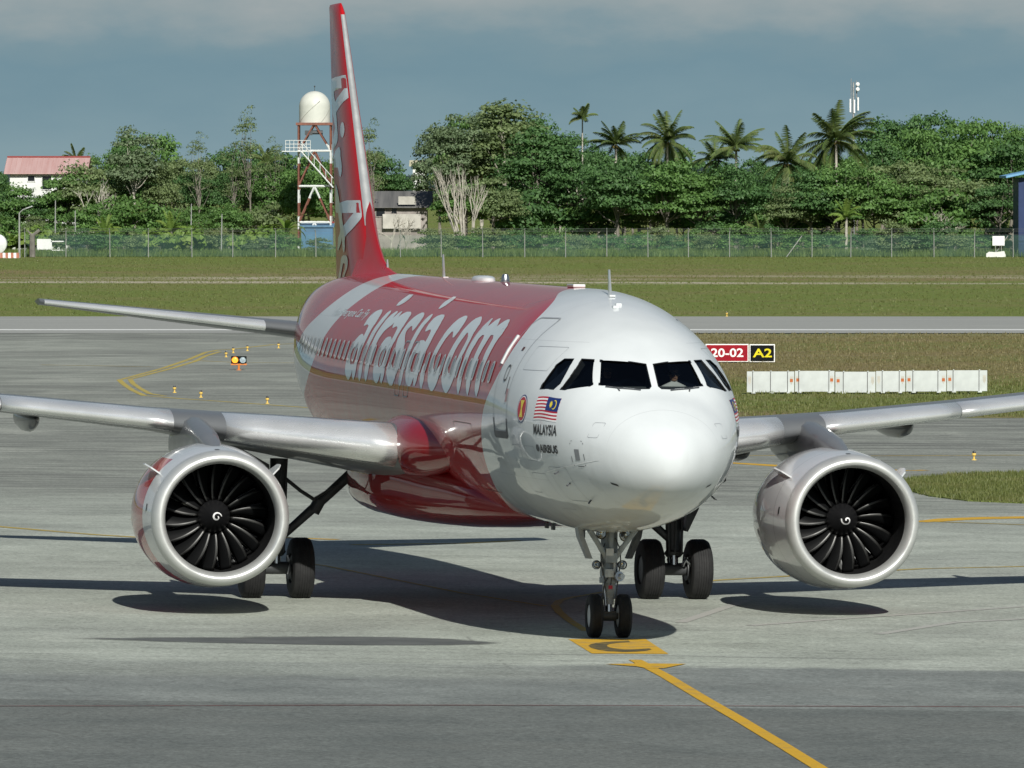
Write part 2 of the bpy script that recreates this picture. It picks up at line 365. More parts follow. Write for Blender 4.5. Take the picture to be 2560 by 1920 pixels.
num_in = [(1255, 1376), (1200, 1380), (1140, 1385), (1095, 1392), (1076, 1402), (1082, 1410), (1100, 1417), (1130, 1423), (1170, 1428), (1205, 1431), (1230, 1432), (1250, 1432.3), (1262, 1432.2), (1268, 1432.1), (1270, 1432)]
mb = MB(); A = [gp(*z7(*q)) for q in num_out]; B = [gp(*z7(*q)) for q in num_in]
mb.add([(x, y, z + .010) for x, y, z in A + B], [(i, i + 1, i + 1 + len(A), i + len(A)) for i in range(len(A) - 1)]); tag(mb.build('stand_number', BLK_P), kind='structure')
ribbon('lead_in_line', [gp(*z7(*q)) for q in [(1060, 995), (950, 1015), (800, 1040), (720, 1062), (685, 1100), (720, 1150), (800, 1215), (920, 1290)]], .16, YEL_OLD, .007)
ribbon('lead_in_line', [gp(1180, 1310), gp(1000, 1282), gp(700, 1222), gp(640, 1215)], .12, YEL_OLD, .007)
ribbon('taxi_line', [gp(-60, 1133), gp(200, 1155), gp(330, 1163)], .28, YEL_OLD, .007)
ribbon('taxi_line', [gp(560, 1160), gp(650, 1163), gp(730, 1166)], .3, YEL, .007)
ribbon('taxi_line', [gp(760, 1177), gp(1000, 1174), gp(1120, 1168)], .3, YEL_OLD, .007)
ribbon('taxi_line', [gp(1480, 1262), gp(1545, 1254), gp(1700, 1245), gp(1990, 1229), gp(2300, 1222)], .22, YEL_OLD, .007)
for q in ([(1560, 999), (1690, 1007), (1800, 1010)], [(1985, 1128), (2060, 1122), (2150, 1119), (2300, 1117)]):
    ribbon('holding_line', [gp(*p) for p in q], [.5, .9, 1.1, 1.2, 1.2, 1.2], YEL, .007)
ribbon('holding_line', [gp(2010, 1127), gp(2300, 1137)], .22, YEL_OLD, .008); ribbon('taxi_line', [gp(1540, 985), gp(1690, 984), gp(1900, 985), gp(2300, 983)], .28, YEL_OLD, .007)
ribbon('taxi_line', [gp(1860, 1012), gp(1960, 1017), gp(2000, 1016)], .4, YEL, .007)
z6 = lambda x, y: ((x / 2.9105) / DK, (720 + y / 2.9105) / DK)
ribbon('taxiway_edge_line', [gp(*z6(*q)) for q in [(2250, 400), (1990, 412), (1690, 446), (1590, 452), (1500, 468), (1370, 522), (1180, 586), (868, 670), (900, 700), (960, 742), (1050, 784), (1320, 806), (1700, 832), (2250, 872)]], .24, YEL_FAR, .007)
ribbon('taxiway_edge_line', [gp(*z6(*q)) for q in [(1600, 464), (1500, 494), (1420, 534), (1240, 588), (945, 664), (968, 696), (1020, 732), (1090, 770), (1200, 786)]], .22, YEL_FAR, .008)
ribbon('taxi_line', [gp(*z6(*q)) for q in [(300, 560), (700, 566), (1100, 574)]], .25, YEL_OLD, .007); ribbon('taxi_line', [gp(*z6(*q)) for q in [(1380, 526), (1680, 541), (2250, 546)]], .25, YEL_OLD, .007)
ribbon('red_boundary_line', [gp(-200, 1526), gp(300, 1525.5), gp(700, 1524), gp(1106, 1524), gp(1700, 1526), gp(2400, 1528)], .075, RED_P, .007)
# a cast shadow painted as a dark sheet, and pale scrubbed wheel tracks
zA = lambda x, y: ((x * 1280 / 2212) / DK, (1150 + y * 770 / 1331) / DK)
shadow_uv = [(580, 812), (800, 795), (1000, 782), (1180, 772), (1240, 755), (1400, 750), (1560, 758), (1800, 762), (1890, 768), (1885, 782), (1985, 802), (1900, 808), (1600, 812), (1200, 812), (900, 812)]
mb = MB(); ed = [gp(*zA(*q)) for q in shadow_uv]; cx = sum(e[0] for e in ed) / len(ed); cy = sum(e[1] for e in ed) / len(ed)
def painted_shadow_mat():
    m = Mat('painted_shadow'); w = m.noise(1.3, 6, rough=.7); m.set(Base_Color=m.mix(m.rng(w, .35, .65), (.085, .092, .090), (.130, .138, .133)), Roughness=.85)
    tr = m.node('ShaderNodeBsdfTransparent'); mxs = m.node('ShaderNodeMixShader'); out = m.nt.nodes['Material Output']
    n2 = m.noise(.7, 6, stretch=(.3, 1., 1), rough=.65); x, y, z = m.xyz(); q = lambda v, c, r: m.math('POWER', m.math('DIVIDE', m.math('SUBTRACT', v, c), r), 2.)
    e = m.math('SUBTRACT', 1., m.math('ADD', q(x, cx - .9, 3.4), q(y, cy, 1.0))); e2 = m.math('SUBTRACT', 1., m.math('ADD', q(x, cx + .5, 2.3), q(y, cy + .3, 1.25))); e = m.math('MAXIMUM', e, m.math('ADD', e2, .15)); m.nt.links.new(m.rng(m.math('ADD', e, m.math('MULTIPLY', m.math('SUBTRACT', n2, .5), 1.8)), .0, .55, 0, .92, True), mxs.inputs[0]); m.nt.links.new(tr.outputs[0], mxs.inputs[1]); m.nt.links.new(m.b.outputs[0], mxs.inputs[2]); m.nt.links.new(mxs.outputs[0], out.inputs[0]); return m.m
PAINTED_SHADOW = painted_shadow_mat()
mb.add([(x, y, float(gz(x, y)) + .005) for x, y in ((cx - 6, cy - 2), (cx + 6, cy - 2), (cx + 6, cy + 2.2), (cx - 6, cy + 2.2))], [(0, 1, 2, 3)]); tag(mb.build('shadow_patch', PAINTED_SHADOW), kind='structure')
for q in ([(1470, 1345), (1530, 1325), (1580, 1308), (1620, 1296)], [(1620, 1352), (1800, 1338), (2000, 1325), (2220, 1310)], [(1900, 1370), (2060, 1345), (2260, 1335)]):
    ribbon('scrubbed_track', [gp(*p) for p in q], .22, PALE_P, .006)
# the small grass island on the right
ISL = [(1905, 1065), (1945, 1058), (1985, 1047), (2060, 1038), (2212, 1033), (2420, 1028), (2600, 1040), (2600, 1100), (2400, 1093), (2212, 1088), (2090, 1083), (2010, 1078), (1950, 1072)]
ISL = [(1925, 1046), (1965, 1036), (2050, 1027), (2212, 1022), (2450, 1018), (2450, 1092), (2212, 1088), (2090, 1083), (2010, 1073), (1950, 1058)]
ip = [gp(*q) for q in ISL]
mb = MB(); mb.add([(x, y, z + .03) for x, y, z in ip] + [(x, y, z - .02) for x, y, z in ip], [tuple(range(len(ip)))] + [(i, (i + 1) % len(ip), (i + 1) % len(ip) + len(ip), i + len(ip)) for i in range(len(ip))])
isl = mb.build('grass_island', GRASS); tag(isl, kind='structure')

# ------------------------------------------------------------------ the airliner (its own frame: x sideways, y metres aft of the nose, z above its wheels)
air = empty('airliner')
air.matrix_world = Matrix(((.982928035, -.183584811, .012210445, 2.566898647), (.183463658, .982971424, .010405077, 111.986328363), (-.013912733, -.007987269, .999871311, .943705663), (0, 0, 0, 1)))
tag(air, 'red and white twin-engine passenger jet taxiing nose-on with wheels down', 'airplane')
ST = np.array([(0, -.62, -.62, 0, -.62), (.02, -.47, -.77, .14, -.62), (.06, -.37, -.88, .24, -.62), (.15, -.25, -1.0, .39, -.61), (.3, -.11, -1.13, .56, -.58), (.6, .08, -1.29, .82, -.53),
    (1, .29, -1.44, 1.07, -.46), (1.4, .49, -1.565, 1.27, -.40), (1.7, .72, -1.64, 1.39, -.35), (2, .95, -1.71, 1.50, -.30), (2.5, 1.23, -1.80, 1.65, -.23), (3, 1.46, -1.87, 1.76, -.17), (3.5, 1.63, -1.93, 1.84, -.12),
    (4, 1.76, -1.975, 1.895, -.08), (4.5, 1.86, -2.01, 1.93, -.05), (5, 1.94, -2.04, 1.955, -.03), (5.5, 2.0, -2.06, 1.968, -.01), (6, 2.04, -2.07, 1.975, 0), (6.6, 2.065, -2.07, 1.975, 0), (7, 2.07, -2.07, 1.975, 0),
    (23.5, 2.07, -2.07, 1.975, 0), (25, 2.07, -2.02, 1.96, .02), (27, 2.07, -1.80, 1.90, .12), (29, 2.05, -1.40, 1.74, .30), (31, 2.0, -.90, 1.46, .52), (33, 1.9, -.33, 1.10, .76), (35, 1.70, .25, .72, .98), (36.5, 1.5, .68, .40, 1.1), (37.4, 1.3, .95, .17, 1.14), (37.57, 1.18, 1.08, .04, 1.14)])
def _slopes(x, y):
    h = np.diff(x); d = np.diff(y) / h; m = np.zeros(len(x)); m[0] = d[0]; m[-1] = d[-1]
    for i in range(1, len(x) - 1):
        if d[i - 1] * d[i] > 0: w1 = 2 * h[i] + h[i - 1]; w2 = h[i] + 2 * h[i - 1]; m[i] = (w1 + w2) / (w1 / d[i - 1] + w2 / d[i])
    return m
SM = [_slopes(ST[:, 0], ST[:, i]) for i in range(5)]
def sec(s):
    s = np.clip(np.asarray(s, float), 0, 37.57); x = ST[:, 0]; k = np.clip(np.searchsorted(x, s) - 1, 0, len(x) - 2); h = x[k + 1] - x[k]; t = (s - x[k]) / h; o = []
    for i in (1, 2, 3, 4):
        y = ST[:, i]; m = SM[i]; o.append((2 * t**3 - 3 * t**2 + 1) * y[k] + (t**3 - 2 * t**2 + t) * h * m[k] + (-2 * t**3 + 3 * t**2) * y[k + 1] + (t**3 - t**2) * h * m[k + 1])
    return o
def zc(s): return 3.79 + .0065 * np.asarray(s, float)
def G(x, s, z):
    t, b, w, zw = sec(s); zr = np.asarray(z) - zc(s) - zw; h = np.where(zr > 0, t - zw, zw - b)
    return (np.asarray(x) / np.maximum(w, 1e-6))**2 + (zr / np.maximum(h, 1e-6))**2 - 1
def gradG(x, s, z, e=1e-3):
    g = np.stack([G(x + e, s, z) - G(x - e, s, z), G(x, s + e, z) - G(x, s - e, z), G(x, s, z + e) - G(x, s, z - e)], -1); return g / np.linalg.norm(g, axis=-1, keepdims=True)
def skin(s, z, side=-1, off=0.):
    """point on the fuselage skin at station s, height z"""
    s = float(s); z = float(z); t, b, w, zw = [float(q) for q in sec(s)]; zr = z - float(zc(s)) - zw; h = (t - zw) if zr > 0 else (zw - b)
    x = side * w * math.sqrt(max(1e-4, 1 - (zr / h)**2)); n = gradG(np.array(x), np.array(s), np.array(z))
    return (x + n[0] * off, s + n[1] * off, z + n[2] * off)
def s_front(x, z):
    a, b = .05, 5.
    for _ in range(40):
        m = (a + b) / 2
        if float(G(x, m, z)) > 0: a = m
        else: b = m
    return b

# ---- paints
def livery():
    m = Mat('airliner_livery'); x, y, z = m.xyz(); zr = m.math('SUBTRACT', z, m.math('MULTIPLY', y, .0065))
    fwd = m.curve(zr, 1.5, 6.0, 4, 14, [(1.5, 13.5), (1.98, 9.2), (2.5, 7.7), (3.0, 7.08), (3.5, 6.6), (3.82, 6.28), (4.31, 5.62), (4.8, 5.32), (5.26, 5.42), (5.58, 5.85), (5.86, 7.6), (6.0, 8.2)])
    bf = m.curve(zr, 1.5, 6.0, 20, 32, [(1.5, 30.), (2.6, 28.6), (3.32, 27.4), (3.74, 26.1), (4.32, 25.1), (4.69, 24.72), (5.08, 24.2), (5.44, 23.7), (5.71, 23.6), (6.0, 23.6)])
    br = m.curve(zr, 1.5, 6.0, 20, 40, [(1.5, 39.), (3.6, 34.), (4.1, 30.2), (4.42, 28.5), (4.72, 27.9), (5.02, 27.0), (5.4, 26.25), (5.65, 26.05), (6.0, 26.0)])
    red = m.math('MULTIPLY', m.math('GREATER_THAN', y, fwd), m.math('LESS_THAN', y, bf)); red = m.math('MAXIMUM', red, m.math('GREATER_THAN', y, br))
    n = m.noise(1.4, 5); d = m.noise(.7, 6, stretch=(1, .25, 1))
    wh = m.mix(m.rng(n, .3, .7), (.61, .64, .645), (.66, .69, .695)); rd = m.mix(m.rng(n, .3, .7), (.38, .013, .018), (.45, .018, .024))
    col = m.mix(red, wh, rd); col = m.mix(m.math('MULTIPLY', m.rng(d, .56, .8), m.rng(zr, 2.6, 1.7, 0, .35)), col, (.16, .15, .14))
    radome = m.rng(y, .76, .80, 1, 0)
    # rows of rivets and lap joints
    ft = m.math('FRACT', m.math('MULTIPLY', y, 1 / 1.6)); seam = m.math('MULTIPLY', m.math('LESS_THAN', ft, .006), m.math('GREATER_THAN', y, 3.6))
    rs = m.math('LESS_THAN', m.math('ABSOLUTE', m.math('SUBTRACT', y, m.math('ADD', .78, m.math('MULTIPLY', zr, .0)))), .007)
    col = m.mix(m.math('ADD', m.math('MULTIPLY', seam, .30), m.math('MULTIPLY', rs, m.rng(z, 3.3, 3.9, .02, .22))), col, (.2, .2, .21))
    lap = m.math('MULTIPLY', m.math('MAXIMUM', m.math('LESS_THAN', m.math('ABSOLUTE', m.math('SUBTRACT', zr, 5.02)), .005), m.math('LESS_THAN', m.math('ABSOLUTE', m.math('SUBTRACT', zr, 2.72)), .005)), m.math('GREATER_THAN', y, 2.9))
    col = m.mix(m.math('MULTIPLY', lap, .22), col, (.2, .2, .21))
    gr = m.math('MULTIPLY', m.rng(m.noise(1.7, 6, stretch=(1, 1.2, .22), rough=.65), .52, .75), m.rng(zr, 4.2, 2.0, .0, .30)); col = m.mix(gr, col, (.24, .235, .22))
    m.set(Base_Color=col, Roughness=m.rng(n, .3, .7, .42, .52), Coat_Weight=m.math('SUBTRACT', m.math('SUBTRACT', .85, m.math('MULTIPLY', red, .02)), m.math('MULTIPLY', m.rng(y, .2, 2.2, 1, 0, True), .3)), Coat_Roughness=.022); m.b.inputs['Specular IOR Level'].default_value = .12
    fr = m.math('SINE', m.math('MULTIPLY', y, 2 * math.pi / .533)); h = m.math('ADD', m.noise(.9, 3, stretch=(1, 1.6, 1.2)), m.math('MULTIPLY', fr, .05)); m.bump(h, .05, .05); return m.m
LIVERY = livery()
def gloss(name, col, rough=.25, coat=.9, var=.05):
    m = Mat(name); n = m.noise(1.5, 5); m.set(Base_Color=m.mix(m.rng(n, .3, .7), tuple(c * (1 - var) for c in col), tuple(min(1, c * (1 + var)) for c in col)), Roughness=m.rng(n, .3, .7, rough * .85, rough * 1.15), Coat_Weight=coat, Coat_Roughness=.02); m.b.inputs['Specular IOR Level'].default_value = .15
    m.bump(m.noise(.9, 3), .04, .05); return m.m
RED = gloss('shade_darkened_red_paint', (.27, .006, .009), .5, 1.); FINRED = gloss('red_fin_paint', (.44, .010, .014), .3, .25); WHITE = gloss('white_aircraft_paint', (.66, .685, .685)); LETTER = gloss('white_lettering', (.68, .74, .76), .3, .5); GREYP = gloss('grey_aircraft_paint', (.150, .158, .165), .35, .4); WGREY = gloss('wing_grey_paint', (.135, .142, .148), .4, .3); NGREY = gloss('light_grey_nacelle_paint', (.56, .57, .57), .28, .8)  # belly fairing red darkened below the livery red, shade put into its colour
DKGREY = plain('dark_grey_paint', (.07, .075, .08), .5); BLACK = plain('black_marking', (.012, .013, .015), .4); SEAM = plain('panel_seam', (.30, .32, .34), .5); FLAGRED = plain('flag_red', (.45, .012, .03), .35); FLAGBLUE = plain('flag_blue', (.012, .03, .16), .35); FLAGYEL = plain('flag_yellow', (.75, .60, .05), .35); FLAGWHITE = plain('flag_white', (.78, .78, .78), .35)
def brushed(name, col=(.78, .78, .76), rough=.22, streak=(1, 1, 1), metal=1.):
    m = Mat(name); n = m.noise(2.5, 6, stretch=streak); d = m.noise(.9, 5)
    m.set(Base_Color=m.mix(m.rng(d, .35, .75), col, tuple(c * .8 for c in col)), Metallic=metal, Roughness=m.rng(n, .3, .7, rough * .75, rough * 1.35)); return m.m
SLAT = brushed('polished_slat_metal', (.95, .96, .95), .25, (.4, 1, 5), .62); LIP = brushed('bare_inlet_metal', (.66, .67, .65), .40, (1, 1, 1), .55); STEEL = brushed('gear_steel', (.55, .56, .57), .3); CHROME = brushed('oleo_chrome', (.85, .86, .88), .08)
GEARGREY = plain('gear_grey_paint', (.27, .30, .32), .45, var=.3, scale=6); GEARDK = plain('gear_dark_paint', (.045, .048, .05), .5, var=.35, scale=6)
def tyre_mat():
    m = Mat('tyre_rubber'); n = m.noise(9, 5); m.set(Base_Color=m.mix(m.rng(n, .3, .75), (.009, .009, .010), (.020, .020, .020)), Roughness=.8); m.bump(n, .2, .01); return m.m
TYRE = tyre_mat(); RIM = plain('white_wheel_rim', (.55, .56, .56), .4, var=.2); HUBD = plain('dark_wheel_hub', (.10, .10, .105), .5)
def glass_mat(name, tint, refl=.06):
    m = Mat(name); nt_ = m.nt; out = nt_.nodes['Material Output']; nt_.nodes.remove(m.b)
    tr = m.node('ShaderNodeBsdfTransparent'); gl = m.node('ShaderNodeBsdfGlossy'); fr = m.node('ShaderNodeFresnel'); fr.inputs[0].default_value = 1.5; mx_ = m.node('ShaderNodeMixShader')
    v = m.noise(1.2, 2); m.put(tr.inputs[0], m.mix(v, tuple(t * .92 for t in tint), tint)); gl.inputs['Roughness'].default_value = .02; nt_.links.new(fr.outputs[0], mx_.inputs[0]); nt_.links.new(tr.outputs[0], mx_.inputs[1]); nt_.links.new(gl.outputs[0], mx_.inputs[2]); nt_.links.new(mx_.outputs[0], out.inputs[0]); return m.m
CGLASS = glass_mat('cockpit_glass', (.60, .64, .63)); LENS = glass_mat('lamp_glass', (.85, .87, .85))
WINDARK = gloss('cabin_window_pane', (.10, .125, .14), .12, 1.); COCKPIT_IN = plain('dark_cockpit_lining', (.012, .013, .014), .8)

# ---- fuselage skin
def fus_rings():
    ss = np.unique(np.concatenate([np.array([.004, .012, .03, .06, .1, .15, .21, .28, .36, .46, .58]), np.arange(.7, 7.01, .1), np.arange(7.5, 23.6, .5), np.arange(23.75, 37.4, .25), np.array([37.4, 37.5, 37.56])])); n = 144
    th = np.linspace(0, 2 * np.pi, n, endpoint=False); rings = []
    for s in ss:
        t, b, w, zw = [float(q) for q in sec(s)]; c = np.cos(th); q = np.sin(th); h = np.where(q > 0, t - zw, zw - b)
        rings.append(np.stack([w * c, np.full(n, s), float(zc(s)) + zw + h * q], -1))
    return rings
mb = MB(); mb.loft([[tuple(p) for p in r] for r in fus_rings()], 0)
fus = mb.build('fuselage', [LIVERY, COCKPIT_IN], air, smooth=True, angle=60)
# cockpit windows as (x, z) outlines seen from ahead, right-hand set mirrored
PANES = {'windscreen': [(.052, 4.705), (.30, 4.742), (.765, 4.762), (.885, 4.345), (.60, 4.318), (.25, 4.292), (.10, 4.296), (.052, 4.34)],
         'side_window': [(.835, 4.765), (1.012, 4.772), (1.21, 4.52), (1.415, 4.255), (1.355, 4.250), (1.01, 4.322), (.955, 4.352)],
         'rear_side_window': [(1.108, 4.768), (1.235, 4.764), (1.365, 4.66), (1.60, 4.325), (1.635, 4.245), (1.485, 4.250), (1.385, 4.352), (1.28, 4.52)]}
def pane_pts(poly, sg, grow=1., off=0.):
    """window outline on the skin, scaled about its centre by grow"""
    cx = sum(p[0] for p in poly) / len(poly); cz = sum(p[1] for p in poly) / len(poly); out = []
    for x, z in poly:
        x2 = cx + (x - cx) * grow; z2 = cz + (z - cz) * grow
        s = s_front(x2, z2); n = gradG(np.array(x2), np.array(s), np.array(z2)); out.append((sg * (x2 + n[0] * off), s + n[1] * off, z2 + n[2] * off))
    return out
cut = []
for nm, poly in PANES.items():
    for sg in (-1, 1):
        P = pane_pts(poly, sg, .965); d = Vector((0, 1, -.25)) if nm == 'windscreen' else Vector((-sg * .8, .55, -.12)); d.normalize()
        mb = MB(); mb.loft([[tuple(Vector(p) - d * .35) for p in P], [tuple(Vector(p) + d * .55) for p in P]]); cut.append(mb.build('cutter', [LIVERY, COCKPIT_IN]))
mb = MB(); rings = []
for s in np.linspace(1.95, 4.0, 8):
    t, b, w, zw = [float(q) for q in sec(s)]; zz0 = float(zc(s))
    zb0 = 4.06; pts = []
    for a in np.linspace(0, np.pi, 17):
        ztop = zz0 + zw + (t - zw) * .93; k = math.sin(a); z_ = zb0 + max(.06, ztop - zb0) * k
        zr = (z_ - zz0 - zw) / (t - zw); pts.append((w * .90 * math.sqrt(max(.0, 1 - min(1, zr / .93)**2)) * math.copysign(1, math.cos(a)) if abs(math.cos(a)) > .01 else 0, s, z_))
    rings.append(pts)
mb.loft(rings); cut.append(mb.build('cutter', [LIVERY, COCKPIT_IN]))
for c in cut:
    c.data.polygons.foreach_set('material_index', [1] * len(c.data.polygons)); c.parent = air
    md = fus.modifiers.new('cut', 'BOOLEAN'); md.operation = 'DIFFERENCE'; md.object = c; md.solver = 'EXACT'; md.material_mode = 'INDEX'
dg = bpy.context.evaluated_depsgraph_get(); dg.update()
newm = bpy.data.meshes.new_from_object(fus.evaluated_get(dg)); fus.modifiers.clear(); fus.data = newm; newm.name = 'fuselage'
for c in cut: bpy.data.objects.remove(c)
nv = len(newm.vertices); co = np.zeros(nv * 3); newm.vertices.foreach_get('co', co); co = co.reshape(-1, 3)
newm.polygons.foreach_set('use_smooth', [True] * len(newm.polygons))
an = np.zeros((nv, 3)); newm.vertices.foreach_get('normal', an.ravel()); vn = np.zeros(nv * 3); newm.vertices.foreach_get('normal', vn); vn = vn.reshape(-1, 3)
gd = gradG(co[:, 0], np.maximum(co[:, 1], .05), co[:, 2]); use = (co[:, 1] > .9) & (co[:, 1] < 5.5); vn[use] = gd[use]
ln = []
for p in newm.polygons:
    if p.material_index == 1: ln += [tuple(p.normal)] * p.loop_total
    else: ln += [tuple(vn[v]) for v in p.vertices]
newm.normals_split_custom_set(ln)
for nm, poly in PANES.items():
    for sg in (-1, 1):
        P = pane_pts(poly, sg, .985, -.012); mb = MB(); c = tuple(np.mean(P, 0)); n = len(P)
        mb.add(P + [c], [(i, (i + 1) % n, n) for i in range(n)]); pane = mb.build(nm, CGLASS, air)
        a = pane_pts(poly, sg, .945, .004); b = pane_pts(poly, sg, .998, .005); mb = MB(); mb.add(a + b, [(i, (i + 1) % n, n + (i + 1) % n, n + i) for i in range(n)]); mb.build('seal', BLACK, pane)
        if nm == 'windscreen':   # wiper along the sill
            mb = MB(); w0 = pane_pts([(.60, 4.30), (.78, 4.32), (.25, 4.272)], sg, 1., .02); mb.tube([w0[1], w0[0], w0[2]], .010, 6); mb.tube([w0[0], tuple(Vector(w0[0]) + Vector((-sg * .02, -.05, -.05)))], .012, 6); mb.build('wiper', DKGREY, pane)

